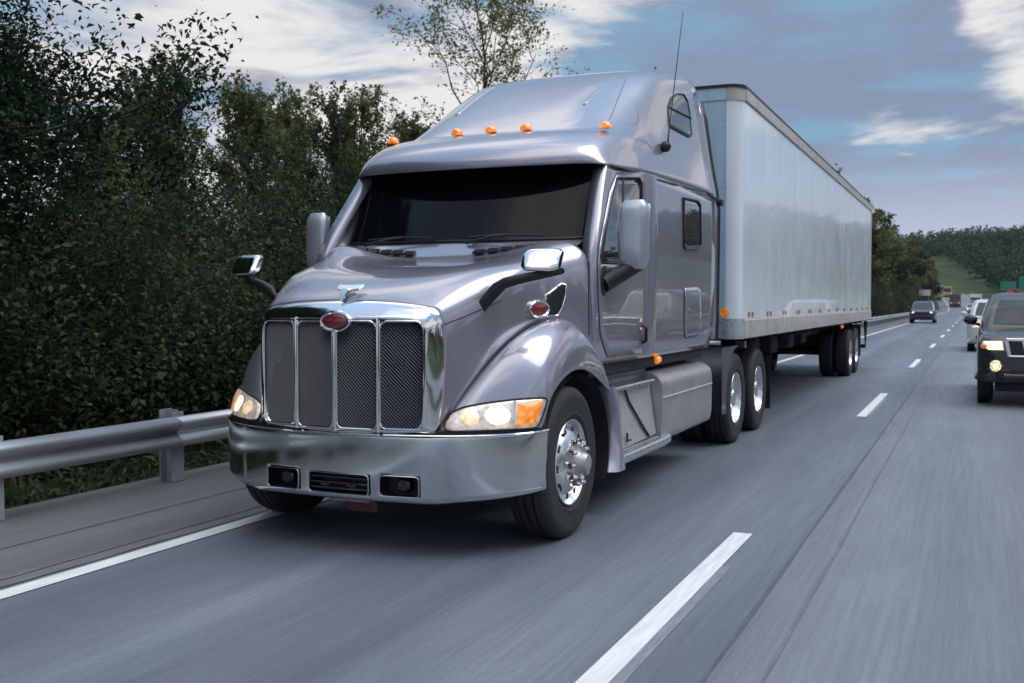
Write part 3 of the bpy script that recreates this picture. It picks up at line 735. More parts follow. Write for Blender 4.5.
# fairing ahead of and above the first drive wheels
df = MB(); rows = []
for a in np.linspace(radians(-12), radians(88), 12):
    rows.append([P_(x, 11.93-.60*cos(a), .52+.60*sin(a)) for x in (.55,.9,1.17,1.235)])
df.grid(np.array(rows)); dfo = both(df, 'quarter_fender', 'dark_fairing', smooth=True, solid=.012)
df2 = MB(); df2.add([P_(1.236, 11.93-.60*cos(a), .52+.60*sin(a)) for a in np.linspace(radians(-12), radians(88), 12)] + [P_(1.236, 11.12, 1.12), P_(1.236, 11.12, .40)], [tuple(range(14))[::-1]])
df2.build('panel', 'dark_fairing', dfo[0], smooth=False)
for s in (-1, 1): MB().box(P_(s*.93, 14.05, .55), (.6, .012, .7)).build('mud_flap', 'black', truck)

# -------- wheels
TYRE = [(-.24,.30),(-.275,.34),(-.285,.40),(-.275,.47),(-.262,.495),(-.245,.510),(-.205,.516),(-.203,.500),(-.193,.500),(-.191,.517),(-.150,.518),(-.148,.500),(-.137,.500),(-.135,.518),(-.09,.518),(-.088,.500),(-.077,.500),(-.075,.517),(-.035,.516),(-.018,.510),(-.003,.495),(.010,.47),(.018,.44),(.016,.435),(.020,.40),(.014,.36),(.010,.335),(.012,.330),(-.005,.305),(-.02,.292)]
def wheel(parent, x, y, sgn, front, name='wheel', rim_m='alloy', z=.516, R=.516, hub_m='alloy'):
    c = P_(x, y, z); t = MB().lathe(TYRE, c, 'x', 56, sgn)
    wo_ = t.build(name, 'rubber', parent, smooth=None, angle=40)
    if front: prof = [(-.05,.285),(-.004,.296),(.004,.292),(.002,.284),(-.02,.272),(-.045,.262),(-.05,.25),(-.035,.235),(-.012,.215),(.008,.18),(.018,.155),(.022,.15),(.022,.0)]
    else: prof = [(-.05,.285),(-.004,.296),(.004,.292),(.002,.284),(-.02,.27),(-.10,.258),(-.155,.245),(-.165,.22),(-.160,.15),(-.160,.12),(-.160,.0)]
    r = MB().lathe(prof, c, 'x', 48, sgn); ro = r.build('rim', rim_m, wo_, smooth=None, angle=35)
    xr, rr = (-.022, .222) if front else (-.163, .19)
    for k in range(10):
        a = 2*pi*k/10+.1; cy, cz = y+rr*cos(a), z+rr*sin(a)
        hh = MB(); ring = [(c[0]+sgn*(xr+(.012 if front else .004)), cy+.030*cos(b)*cos(a)-.026*sin(b)*sin(a), cz+.030*cos(b)*sin(a)+.026*sin(b)*cos(a)) for b in np.linspace(0, 2*pi, 14, endpoint=False)]
        hh.add(ring, [tuple(range(14))]); hh.build('hand_hole', 'black', wo_, smooth=False)
    if front:
        hb_ = MB().lathe([(.02,.105),(.05,.10),(.06,.085),(.085,.075),(.11,.07),(.125,.06),(.13,.04),(.132,0)], c, 'x', 32, sgn); hb_.build('hub', 'steel', wo_, smooth=None, angle=40); xo, nr, ln = .02, .142, .068
    else:
        hb_ = MB().lathe([(-.16,.115),(-.10,.11),(-.03,.105),(-.015,.09),(-.012,0)], c, 'x', 28, sgn); hb_.build('hub', hub_m, wo_, smooth=None, angle=40); xo, nr, ln = -.16, .142, .05
    for k in range(10):
        a = 2*pi*k/10; q = Vector((c[0]+sgn*xo, y+nr*cos(a), z+nr*sin(a)))
        nut = MB().cyl(q, q+Vector((sgn*ln*.7, 0, 0)), .024, .020, 8).cyl(q+Vector((sgn*ln*.7, 0, 0)), q+Vector((sgn*ln, 0, 0)), .019, .011, 8); nut.build('nut', 'chrome' if front else rim_m, wo_)
    return wo_
for s in (-1, 1):
    wheel(truck, s*1.205, 6.64, s, True, 'front_wheel')
    for y in (11.93, 13.28):
        wheel(truck, s*1.215, y, s, False, 'drive_wheel')
        MB().lathe(TYRE, P_(s*.88, y, .516), 'x', 40, s).build('inner_tyre', 'rubber', truck, smooth=None)
# ================================================================== THE TRAILER
TRC = -3.725; HW = 1.295; TY0, TY1 = 11.80, 27.70
def dirt_paint(name, col, rough, coat, amount, dcol, sc=(1.2, 1.2, .12)):
    m = mat(name, col, rough, 0, coat=coat, var=.05, vscale=2); t = m.node_tree; n = t.nodes; l = t.links; b = n['Principled BSDF']
    src = b.inputs['Base Color'].links[0].from_socket
    tcn = n.new('ShaderNodeTexCoord'); mp = n.new('ShaderNodeMapping'); mp.inputs['Scale'].default_value = sc; l.new(tcn.outputs['Object'], mp.inputs[0])
    no = n.new('ShaderNodeTexNoise'); no.inputs['Scale'].default_value = 3.0; no.inputs['Detail'].default_value = 8; no.inputs['Roughness'].default_value = .65; l.new(mp.outputs[0], no.inputs['Vector'])
    mr = n.new('ShaderNodeMapRange'); mr.inputs[1].default_value = .45; mr.inputs[2].default_value = .75; mr.inputs[3].default_value = 0; mr.inputs[4].default_value = amount; l.new(no.outputs['Fac'], mr.inputs[0])
    mx_ = n.new('ShaderNodeMix'); mx_.data_type = 'RGBA'; l.new(mr.outputs[0], mx_.inputs[0]); l.new(src, mx_.inputs[6]); mx_.inputs[7].default_value = (*dcol, 1); l.new(mx_.outputs[2], b.inputs['Base Color']); return m
dirt_paint('trailer_white', (.80, .87, .93), .25, .5, .22, (.45, .52, .58))
dirt_paint('trailer_front', (.46, .66, .76), .35, .2, .5, (.26, .34, .38))
dirt_paint('rail_alu', (.48, .455, .43), .42, .1, .7, (.22, .20, .18), (1, 1, 1))
dirt_paint('rail_dirty', (.36, .44, .46), .5, .1, .9, (.10, .10, .09), (2, 2, 2))
mat('reflector_red', (.42, .05, .05), .3, coat=.5); mat('reflector_white', (.75, .75, .75), .3, coat=.5)
trailer = thing('semi_trailer', 'long white box trailer with grey rails coupled behind the silver tractor', 'trailer', (TRC, TY0, 0))
Q_ = lambda x, y, z: (TRC+x, y, z)
ZB, ZR, ZT, ZTOP = 1.19, 1.41, 3.89, 4.05
RC = .17
# front wall of vertical sheets, rounded corner posts
nx = 4; wsh = (2*HW-2*RC)/nx
for k in range(nx):
    x = -HW+RC+wsh*(k+.5); MB().box(Q_(x, TY0+.012, (ZR+ZT)/2), (wsh-.008, .024, ZT-ZR-.004), ch=.006).build('front_panel', 'trailer_front', trailer)
for s in (-1, 1):
    rows = [[Q_(s*(HW-RC+RC*sin(a)), TY0+RC-RC*cos(a), z) for z in (ZR+.002, 2.2, 3.0, ZT-.002)] for a in np.linspace(0, pi/2, 12)]
    MB().grid(np.array(rows)).build('corner_post', 'trailer_white', trailer, smooth=True)
    rows = [[Q_(s*(HW-RC+(RC+.012)*sin(a)), TY0+RC-(RC+.012)*cos(a), z) for z in (ZT-.01, ZTOP-.02)] for a in np.linspace(0, pi/2, 12)]
    MB().grid(np.array(rows)).build('top_corner', 'rail_alu', trailer, smooth=True)
    rows = [[Q_(s*(HW-RC+(RC+.014)*sin(a)), TY0+RC-(RC+.014)*cos(a), z) for z in (ZB, ZR+.01)] for a in np.linspace(0, pi/2, 12)]
    MB().grid(np.array(rows)).build('bottom_corner', 'rail_dirty', trailer, smooth=True)
MB().box(Q_(0, TY0+.01, (ZT+ZTOP)/2-.012), (2*(HW-RC), .045, ZTOP-ZT), ch=.006).build('front_top_rail', 'trailer_front', trailer)
MB().box(Q_(0, TY0+.01, (ZB+ZR)/2), (2*(HW-RC), .05, ZR-ZB), ch=.008).build('front_bottom_rail', 'rail_dirty', trailer)
# rivets: rows down the front sheets
rv = MB()
for k in range(nx+1):
    for dx in (-.03, .03):
        x = -HW+RC+wsh*k+dx
        if abs(x) > HW-RC: continue
        for z in np.arange(1.48, 3.8, .075): rv.box(Q_(x, TY0-.003, z), (.014, .006, .014))
rvo = rv.build('rivets', 'rail_alu', trailer, smooth=False); rvo['kind'] = 'stuff'
for s in (-1, 1):
    fl_ = MB().lathe([(-.012, 0), (-.012, .045), (-.006, .055), (.01, .056)], Q_(s*1.12, TY0-.005, 1.49), 'y', 20); fl_.build('front_lamp', 'amber_faint_glow', trailer)
# sides: one sheet for each bay, posts of rivets between
NP_ = 13; pw = (TY1-TY0-RC-.12)/NP_
pm = {}
for s in (-1, 1):
    for k in range(NP_):
        y = TY0+RC+pw*(k+.5)
        MB().box(Q_(s*(HW-.011), y, (ZR+ZT)/2), (.022, pw-.010, ZT-ZR-.004), ch=.004).build('side_panel', 'trailer_white', trailer)
        MB().box(Q_(s*(HW-.004), y+pw/2, (ZR+ZT)/2), (.012, .035, ZT-ZR-.01)).build('panel_seam', 'trailer_white', trailer)
        for q, mt_ in ((-.11, 'reflector_red'), (.11, 'reflector_red')):
            MB().box(Q_(s*(HW+.003), TY0+.62+pw*k+q, ZR+.055), (.006, .10, .055)).build('reflector', mt_, trailer)
    MB().box(Q_(s*(HW+.004), (TY0+RC+TY1)/2, (ZT+ZTOP)/2-.012), (.04, TY1-TY0-RC, ZTOP-ZT-.02), ch=.008).build('top_rail', 'rail_alu', trailer)
    MB().box(Q_(s*(HW+.002), (TY0+RC+TY1)/2, (ZB+ZR)/2), (.05, TY1-TY0-RC, ZR-ZB), ch=.010).build('bottom_rail', 'rail_alu', trailer)
    MB().box(Q_(s*(HW-.02), TY1-.05, (ZB+ZTOP)/2), (.06, .12, ZTOP-ZB-.06)).build('rear_post', 'rail_alu', trailer)
# roof sheet with a dark edge
rf = MB(); n_a = 8
outl = []
for cx, cy, a0 in ((HW-RC, TY0+RC, -pi/2), (HW-.02, TY1-.02, 0), (-HW+.02, TY1-.02, pi/2), (-HW+RC, TY0+RC, pi)):
    r = RC+.025 if cy < 13 else .04
    for t in np.linspace(0, pi/2, n_a): outl.append((TRC+cx+r*cos(a0+t), cy+r*sin(a0+t)))
rf.prism([(x, y, ZTOP-.03) for x, y in outl], (0, 0, 0), (0, 0, .035)); rf.build('roof_sheet', 'black', trailer, smooth=False)
MB().box(Q_(0, TY1-.01, 2.6), (2.4, .03, 2.7)).build('rear_doors', 'trailer_white', trailer)
MB().box(Q_(0, (TY0+TY1)/2+.1, 1.26), (2.5, TY1-TY0-.3, .10)).build('floor_frame', 'chassis', trailer)
# running gear
for s in (-1, 1): MB().box(Q_(s*.55, 23.6, 1.05), (.12, 6.5, .22)).build('slide_rail', 'chassis', trailer)
for y in np.arange(13.2, 27.4, 1.1): MB().box(Q_(0, y, 1.17), (2.44, .07, .10)).build('cross_member', 'chassis', trailer)
for s in (-1, 1):
    lg = MB().box(Q_(s*.75, 14.55, .86), (.13, .13, .62), ch=.01).box(Q_(s*.75, 14.55, .52), (.10, .10, .40)).box(Q_(s*.75, 14.55, .32), (.26, .26, .03)); lg.build('landing_leg', 'steel', trailer)
MB().tube([Q_(-.75, 14.55, .8), Q_(.75, 14.55, .8)], .03).tube([Q_(.75, 14.6, .9), Q_(.75, 15.6, 1.15)], .03).tube([Q_(-.75, 14.6, .9), Q_(-.75, 15.6, 1.15)], .03).build('leg_brace', 'chassis', trailer)
TP = P_
P_ = Q_
for y in (23.9, 25.15):
    MB().cyl(Q_(-1, y, .52), Q_(1, y, .52), .07).build('axle', 'chassis', trailer)
    MB().box(Q_(0, y+.35, .75), (1.5, .12, .3)).build('suspension_beam', 'chassis', trailer)
    for s in (-1, 1):
        wheel(trailer, s*1.225, y, s, False, 'trailer_wheel')
        MB().lathe(TYRE, Q_(s*.89, y, .516), 'x', 40, s).build('inner_tyre', 'rubber', trailer, smooth=None)
P_ = TP
for s in (-1, 1):
    MB().box(Q_(s*.93, 25.95, .72), (.62, .012, .75)).build('mud_flap', 'black', trailer)
MB().tube([Q_(1.2, 27.55, 1.15), Q_(1.2, 27.55, .52), Q_(-1.2, 27.55, .52), Q_(-1.2, 27.55, 1.15)], .05, 8).build('underrun_guard', 'chassis', trailer)
MB().ellip(Q_(1.27, 21.9, 1.13), (.03, .05, .04)).build('side_lamp', 'amber', trailer)
for k in range(5): MB().box(Q_(.4+.1*(k % 3), 16.2+1.05*k, .98-.05*(k % 2)), (.5, .55, .28), ch=.03).build('underfloor_box', 'chassis', trailer)

# ================================================================== ROAD AND LAND
def rdx(Y): return -2.4e-4*max(0, Y-200)**2 if Y < 420 else -2.4e-4*220**2-.1056*(Y-420)
def rz(Y):
    if Y < 220: return 0.0
    if Y < 460: return 2.5e-4*(Y-220)**2
    return 2.5e-4*240**2 + .12*(Y-460)*math.exp(-(Y-460)/160)
YS = sorted(set([-30, -20, -10, -5] + list(range(0, 60, 3)) + list(range(60, 200, 10)) + list(range(200, 470, 10)) + list(range(470, 720, 25)) + [800, 1000, 1400]))
def strip_sheet(x0, x1, h, ys, name, m, nx=1, parent=None, kind='structure', xf=None):
    mb = MB(); rows = [[(x0+(x1-x0)*k/nx+rdx(Y), Y, rz(Y)+h) for k in range(nx+1)] for Y in ys]; mb.grid(np.array(rows), flip=True)
    o = mb.build(name, m, parent, smooth=True)
    if kind and parent is None: o['kind'] = kind
    return o
def road_mat(name, c_a, c_b, patch=.10):
    m = bpy.data.materials.new(name); m.use_nodes = True; t = m.node_tree; n = t.nodes; l = t.links; b = n['Principled BSDF']
    tcn = n.new('ShaderNodeTexCoord')
    def nz(sc, scale, det, rough=.6):
        mp = n.new('ShaderNodeMapping'); mp.inputs['Scale'].default_value = sc; l.new(tcn.outputs['Object'], mp.inputs[0])
        q = n.new('ShaderNodeTexNoise'); q.inputs['Scale'].default_value = scale; q.inputs['Detail'].default_value = det; q.inputs['Roughness'].default_value = rough; l.new(mp.outputs[0], q.inputs['Vector']); return q.outputs['Fac']
    wear = nz((1, .05, 1), 1.3, 5); streak = nz((14, .35, 1), 2.2, 7, .7); grain = nz((1, 1, 1), 90, 3); blot = nz((1, .35, 1), .9, 6)
    def rng_(v, a, b_, c, d):
        q = n.new('ShaderNodeMapRange'); l.new(v, q.inputs[0]); q.inputs[1].default_value = a; q.inputs[2].default_value = b_; q.inputs[3].default_value = c; q.inputs[4].default_value = d; return q.outputs[0]
    def mul(a, b_):
        q = n.new('ShaderNodeMath'); q.operation = 'MULTIPLY'; l.new(a, q.inputs[0]); l.new(b_, q.inputs[1]); return q.outputs[0]
    k = mul(mul(rng_(wear, .3, .7, .80, 1.14), rng_(streak, .25, .75, .82, 1.18)), mul(rng_(grain, .3, .7, .84, 1.16), rng_(blot, .3, .7, 1-patch, 1+patch)))
    sx = n.new('ShaderNodeSeparateXYZ'); l.new(tcn.outputs['Object'], sx.inputs[0])
    wv = n.new('ShaderNodeMath'); wv.operation = 'SINE'; wm_ = n.new('ShaderNodeMath'); wm_.operation = 'MULTIPLY_ADD'; l.new(sx.outputs[0], wm_.inputs[0]); wm_.inputs[1].default_value = 2*pi/1.70; wm_.inputs[2].default_value = 2*pi*.86; l.new(wm_.outputs[0], wv.inputs[0])
    k = mul(k, rng_(wv.outputs[0], -1, 1, 1.05, .93))
    mx_ = n.new('ShaderNodeMix'); mx_.data_type = 'RGBA'; l.new(rng_(wear, .35, .65, 0, 1), mx_.inputs[0]); mx_.inputs[6].default_value = (*c_a, 1); mx_.inputs[7].default_value = (*c_b, 1)
    sc = n.new('ShaderNodeVectorMath'); sc.operation = 'SCALE'; l.new(mx_.outputs[2], sc.inputs[0]); l.new(k, sc.inputs['Scale']); l.new(sc.outputs[0], b.inputs['Base Color'])
    l.new(rng_(streak, .3, .7, .62, .42), b.inputs['Roughness'])
    bp = n.new('ShaderNodeBump'); bp.inputs['Strength'].default_value = .25; bp.inputs['Distance'].default_value = .004; l.new(grain, bp.inputs['Height']); l.new(bp.outputs[0], b.inputs['Normal'])
    MATS[name] = m; return m
road_mat('asphalt_right', (.120, .142, .178), (.150, .170, .202)); road_mat('asphalt_left', (.155, .174, .203), (.176, .193, .218)); road_mat('asphalt_shoulder', (.12, .125, .13), (.15, .15, .152), .16)
mat('line_white', (.72, .73, .74), .55, var=.16, vscale=6, bump=.1, stretch=(6, .5, 1)); mat('line_yellow', (.60, .42, .08), .55, var=.15)
mat('line_worn', (.21, .228, .26), .6, var=.3, vscale=9, stretch=(8, .6, 1)); mat('tar', (.085, .095, .112), .6, var=.3); mat('tar_faint', (.132, .147, .170), .6, var=.3)
strip_sheet(-4.95, -1.03, .006, YS, 'road', 'asphalt_right', 6)
strip_sheet(-1.03, 2.05, .006, YS, 'road', 'asphalt_left', 5)
strip_sheet(-6.85, -4.95, .004, YS, 'hard_shoulder', 'asphalt_shoulder', 3)
strip_sheet(2.05, 4.3, .004, YS, 'hard_shoulder', 'asphalt_shoulder', 3)
mb = MB(); mb.grid(np.array([[(x+rdx(Y), Y, -.30+.02*(x-9)/9) for x in (9, 13, 18)] for Y in YS if Y <= 200]), flip=True); o = mb.build('far_carriageway', 'asphalt_left', None, smooth=True); o['kind'] = 'structure'
o = strip_sheet(-4.90, -4.76, .012, YS, 'edge_line', 'line_white')
o = strip_sheet(1.88, 2.00, .012, YS, 'edge_line', 'line_yellow')
for k in range(28):
    a = 3.05+12.25*k; strip_sheet(-1.512, -1.382, .012, [a, a+2, a+4.15], 'lane_dash', 'line_white')
    if k < 6: strip_sheet(-1.384, -1.325, .0095, [a+.2, a+2, a+3.2], 'worn_paint', 'line_worn')
def wobble_line(x, wd, y0, y1, h, m, amp, seed, name):
    r = random.Random(seed); mb = MB(); rows = []; off = 0; Y = y0
    while Y <= y1:
        off = off*.85+r.uniform(-amp, amp); w2 = wd*(.6+.8*r.random()); rows.append([(x+off-w2/2+rdx(Y), Y, rz(Y)+h), (x+off+w2/2+rdx(Y), Y, rz(Y)+h)]); Y += .35+Y*.01
    o = mb.grid(np.array(rows), flip=True).build(name, m, None, smooth=True); o['kind'] = 'structure'; return o
wobble_line(-1.03, .020, 0, 190, .0105, 'tar', .002, 3, 'road_joint')
wobble_line(-.80, .018, 0, 40, .0105, 'tar_faint', .003, 4, 'road_joint')
wobble_line(-4.98, .05, 0, 150, .0105, 'tar_faint', .002, 5, 'road_joint')
wobble_line(-5.12, .03, 0, 60, .0085, 'tar_faint', .003, 6, 'road_joint')
wobble_line(-5.75, .02, 0, 60, .0085, 'tar_faint', .004, 8, 'road_joint')
# land
def land_z(x, Y):
    u = x-rdx(Y); z = rz(Y)
    if u < -6.8:
        d = -6.8-u; z += -.10*math.exp(-((d-1.2)/.8)**2) + (0 if d < 2 else .16*(d-2) if d < 22 else 3.2+.10*(d-22)) ; z = min(z, rz(Y)+16)
    elif u > 4.3:
        d = u-4.3; z += -.45*(1-math.exp(-d/2.5)) + max(0, .10*(d-26))
        z = min(z, rz(Y)+22) + (.10*min(d, 90) if Y > 300 else .10*min(d, 90)*max(0, (Y-200)/100))*.9
    else: z -= .05
    far = max(0, min(1, (Y-350)/250)); z += far*(6+3*sin(u*.05+1)+2*sin(Y*.02))
    return z
XS = [-900,-600,-400,-250,-160,-110,-80,-60,-45,-35,-28,-22,-18,-15,-13,-11.5,-10,-9,-8.2,-7.5,-7.0,-6.8,-5,-2,1,4.3,4.6,5.5,7,9,12,16,22,30,40,55,75,100,140,200,300,500,900]
r_ = random.Random(2)
lm = MB().grid(np.array([[(x+rdx(Y), Y, land_z(x+rdx(Y), Y)+(r_.uniform(-.05, .05) if (x < -7.5 or x > 6) and Y < 120 else 0)) for x in XS] for Y in YS]), flip=True)
def land_mat():
    m = bpy.data.materials.new('land'); m.use_nodes = True; t = m.node_tree; n = t.nodes; l = t.links; b = n['Principled BSDF']; b.inputs['Roughness'].default_value = .95; b.inputs['Specular IOR Level'].default_value = .1
    tcn = n.new('ShaderNodeTexCoord')
    def nz(scale, det):
        q = n.new('ShaderNodeTexNoise'); q.inputs['Scale'].default_value = scale; q.inputs['Detail'].default_value = det; q.inputs['Roughness'].default_value = .65; l.new(tcn.outputs['Object'], q.inputs['Vector']); return q.outputs['Fac']
    cr = n.new('ShaderNodeValToRGB'); e = cr.color_ramp.elements; e[0].position = .32; e[0].color = (.030, .045, .018, 1); e[1].position = .70; e[1].color = (.068, .098, .050, 1)
    e2 = cr.color_ramp.elements.new(.5); e2.color = (.046, .068, .034, 1); l.new(nz(.08, 9), cr.inputs[0])
    cr2 = n.new('ShaderNodeValToRGB'); e = cr2.color_ramp.elements; e[0].position = .35; e[0].color = (.022, .020, .014, 1); e[1].position = .7; e[1].color = (.06, .055, .03, 1); l.new(nz(2.5, 8), cr2.inputs[0])
    sp = n.new('ShaderNodeSeparateXYZ'); l.new(tcn.outputs['Object'], sp.inputs[0])
    my_ = n.new('ShaderNodeMapRange'); l.new(sp.outputs[1], my_.inputs[0]); my_.inputs[1].default_value = 150; my_.inputs[2].default_value = 260; my_.inputs[3].default_value = 1; my_.inputs[4].default_value = .1; mm_ = n.new('ShaderNodeMath'); mm_.operation = 'MULTIPLY'; l.new(my_.outputs[0], mm_.inputs[1])
    mr = n.new('ShaderNodeMapRange'); l.new(sp.outputs[0], mr.inputs[0]); mr.inputs[1].default_value = -7.5; mr.inputs[2].default_value = -4; mr.inputs[3].default_value = 1; mr.inputs[4].default_value = 0
    mx_ = n.new('ShaderNodeMix'); mx_.data_type = 'RGBA'; l.new(mr.outputs[0], mm_.inputs[0]); l.new(mm_.outputs[0], mx_.inputs[0]); l.new(cr.outputs[0], mx_.inputs[6]); l.new(cr2.outputs[0], mx_.inputs[7]); l.new(mx_.outputs[2], b.inputs['Base Color'])
    bp = n.new('ShaderNodeBump'); bp.inputs['Strength'].default_value = .8; bp.inputs['Distance'].default_value = .1; l.new(nz(3, 8), bp.inputs['Height']); l.new(bp.outputs[0], b.inputs['Normal'])
    MATS['land'] = m
land_mat(); lo2 = lm.build('ground', 'land', None, smooth=True); lo2['kind'] = 'structure'

# ------------------------------------------------------------------ guardrail
mat('galvanised', (.40, .43, .46), .42, .55, var=.16, vscale=2.5, stretch=(1, .4, 3)); mat('post_steel', (.36, .40, .43), .55, .4, var=.25, vscale=5)
gr = thing('guardrail', 'galvanised steel W-beam guardrail on posts along the hard shoulder below the trees', 'guardrail', (-6.5, -6, 0))
WB = [(.0,-.135),(-.02,-.128),(-.078,-.100),(-.082,-.065),(-.025,-.018),(-.012,0),(-.025,.018),(-.082,.065),(-.078,.100),(-.02,.128),(0,.135)]
SEG = 3.81; seg0 = None; bolt0 = None
for k in range(58):
    y0 = 7.28-.15-SEG*4+SEG*k
    if seg0 is None:
        mb = MB(); prf = [(x*-1, z) for x, z in WB]
        rows = [[(-6.5+x+.0, y, .452+z) for x, z in prf] for y in (-6, -6+SEG+.12)]
        mb.grid(np.array(rows)); seg0 = mb.build('rail', 'galvanised', gr, smooth=None, solid=.004, angle=22); s_ = seg0
        mb2 = MB().box((-6.63, -6, .32), (.02, .15, .66)).box((-6.56, -6, .32), (.14, .012, .66)).box((-6.50, -6, .32), (.018, .15, .62)); pst0 = mb2.build('post', 'post_steel', gr, smooth=False)
    else: s_ = seg0.copy(); COL.objects.link(s_)
    s_.location = (rdx(y0) + (.003 if k % 2 else 0), y0+6, rz(y0))
    for q in range(2):
        yy = y0+.15+1.905*q
        p_ = pst0 if (k == 0 and q == 0) else pst0.copy()
        if p_ is not pst0: COL.objects.link(p_)
        p_.location = (rdx(yy), yy+6, rz(yy))
# ================================================================== TREES
def leaf_mat(name, c1_, c2_, c3_):
    m = bpy.data.materials.new(name); m.use_nodes = True; t = m.node_tree; n = t.nodes; l = t.links; b = n['Principled BSDF']
    at = n.new('ShaderNodeAttribute'); at.attribute_name = 'tint'
    cr = n.new('ShaderNodeValToRGB'); e = cr.color_ramp.elements; e[0].position = 0; e[0].color = (*c1_, 1); e[1].position = 1; e[1].color = (*c3_, 1); q = e.new(.6); q.color = (*c2_, 1)
    l.new(at.outputs['Fac'], cr.inputs[0])
    oi = n.new('ShaderNodeObjectInfo'); mr = n.new('ShaderNodeMapRange'); l.new(oi.outputs['Random'], mr.inputs[0]); mr.inputs[3].default_value = .75; mr.inputs[4].default_value = 1.25
    sc = n.new('ShaderNodeVectorMath'); sc.operation = 'SCALE'; l.new(cr.outputs[0], sc.inputs[0]); l.new(mr.outputs[0], sc.inputs['Scale'])
    l.new(sc.outputs[0], b.inputs['Base Color']); b.inputs['Roughness'].default_value = .55; b.inputs['Specular IOR Level'].default_value = .3
    tr = n.new('ShaderNodeBsdfTranslucent'); l.new(sc.outputs[0], tr.inputs['Color']); ms = n.new('ShaderNodeMixShader'); ms.inputs[0].default_value = .42
    l.new(b.outputs[0], ms.inputs[1]); l.new(tr.outputs[0], ms.inputs[2]); l.new(ms.outputs[0], n['Material Output'].inputs['Surface']); MATS[name] = m
leaf_mat('leaf_dark', (.006, .018, .009), (.013, .035, .015), (.030, .052, .020))
leaf_mat('leaf_mid', (.068, .105, .040), (.125, .155, .056), (.20, .19, .075))
leaf_mat('leaf_autumn', (.090, .105, .042), (.17, .165, .060), (.26, .20, .075))
leaf_mat('leaf_far', (.020, .046, .018), (.038, .074, .027), (.068, .100, .034))
leaf_mat('leaf_bush', (.018, .040, .018), (.036, .066, .027), (.075, .080, .034))
leaf_mat('leaf_grass', (.05, .075, .025), (.08, .11, .035), (.16, .15, .07))
mat('bark', (.055, .045, .036), .9, var=.35, vscale=9, bump=.6, bscale=14, stretch=(1, 1, .2))
def leaf_mesh(name, centres, size, material, rs, tint=None, aspect=.55, flat=.35):
    n = len(centres); c = np.asarray(centres, float)
    nrm = rs.normal(size=(n, 3)); nrm[:, 2] = np.abs(nrm[:, 2])+flat; nrm /= np.linalg.norm(nrm, axis=1)[:, None]
    a = rs.normal(size=(n, 3)); u = np.cross(nrm, a); u /= np.linalg.norm(u, axis=1)[:, None]+1e-9; v = np.cross(nrm, u)
    s = size*(.6+.8*rs.random(n))[:, None]; bend = nrm*s*.18
    V = np.empty((n, 4, 3)); V[:, 0] = c-u*s*.5-bend; V[:, 1] = c+v*s*aspect*.5+u*s*.05; V[:, 2] = c+u*s*.5-bend; V[:, 3] = c-v*s*aspect*.5+u*s*.05
    me = bpy.data.meshes.new(name); me.vertices.add(4*n); me.vertices.foreach_set('co', V.ravel()); me.loops.add(4*n); me.loops.foreach_set('vertex_index', np.arange(4*n, dtype=np.int32))
    me.polygons.add(n); me.polygons.foreach_set('loop_start', np.arange(0, 4*n, 4, dtype=np.int32)); me.polygons.foreach_set('loop_total', np.full(n, 4, dtype=np.int32)); me.update(calc_edges=True)
    tn = rs.random(n) if tint is None else np.clip(tint+.35*(rs.random(n)-.5), 0, 1)
    at = me.attributes.new('tint', 'FLOAT', 'FACE'); at.data.foreach_set('value', tn.astype(np.float32))
    me.materials.append(MATS[material]); return me
def grow(rs, h, r0, n_limb, spread, crown0, up=.6, levels=3, twigs=5, lean=.06, wig=.10):
    """skeleton: tubes for trunk and limbs + list of (point, cluster size) where leaves sit"""
    tb = MB(); tips = []
    def seg_path(p, d, ln, r, k=5, wg=wig, gain=0.0):
        pts = [p.copy()]; d = d.copy()
        for i in range(k):
            d = d + rs.normal(size=3)*wg + np.array([0, 0, gain]); d /= np.linalg.norm(d); p = p+d*ln/k; pts.append(p.copy())
        return pts, d
    tr, d = seg_path(np.zeros(3), np.array([rs.normal()*lean, rs.normal()*lean, 1.0]), h*.82, r0, 8, wig*.5, .05)
    tb.tube([tuple(p) for p in tr], [r0*(1.25 if i == 0 else 1)*(1-.85*i/8) for i in range(9)], 7)
    def branch(p, d, ln, r, lev):
        pts, d2 = seg_path(p, d, ln, r, 4, wig*1.6, .05*up)
        if r > .006: tb.tube([tuple(q) for q in pts], [max(.004, r*(1-.7*i/4)) for i in range(5)], 5 if lev < 2 else 4, caps=False)
        if lev >= levels:
            for q in pts[1:]: tips.append((q, ln*.40))
            return
        for i in range(twigs if lev > 0 else twigs+2):
            t = .25+.75*rs.random(); j = min(3, int(t*4)); q = pts[j]*(1-(t*4-j))+pts[j+1]*(t*4-j) if j < 4 else pts[-1]
            a = rs.normal(size=3); a -= a.dot(d2)*d2; a /= np.linalg.norm(a)+1e-9
            nd = d2*.65+a*.75+np.array([0, 0, .25*up]); nd /= np.linalg.norm(nd); branch(q, nd, ln*(.42+.22*rs.random()), r*.45, lev+1)
        tips.append((pts[-1], ln*.3))
    for i in range(n_limb):
        t = crown0+(1-crown0)*((i+.5*rs.random())/n_limb); j = min(7, int(t*8)); f = t*8-j; q = tr[j]*(1-f)+tr[j+1]*f; az = i*2.4+rs.random()
        el = .25+up*(t-crown0)/(1-crown0)+.2*rs.random(); dd = np.array([cos(az)*cos(el), sin(az)*cos(el), sin(el)])
        branch(q, dd, spread*(1.05-.55*(t-crown0)/(1-crown0))*(.75+.5*rs.random()), r0*.42*(1-.5*t), 1)
    tips.append((tr[-1], spread*.25)); return tb, tips
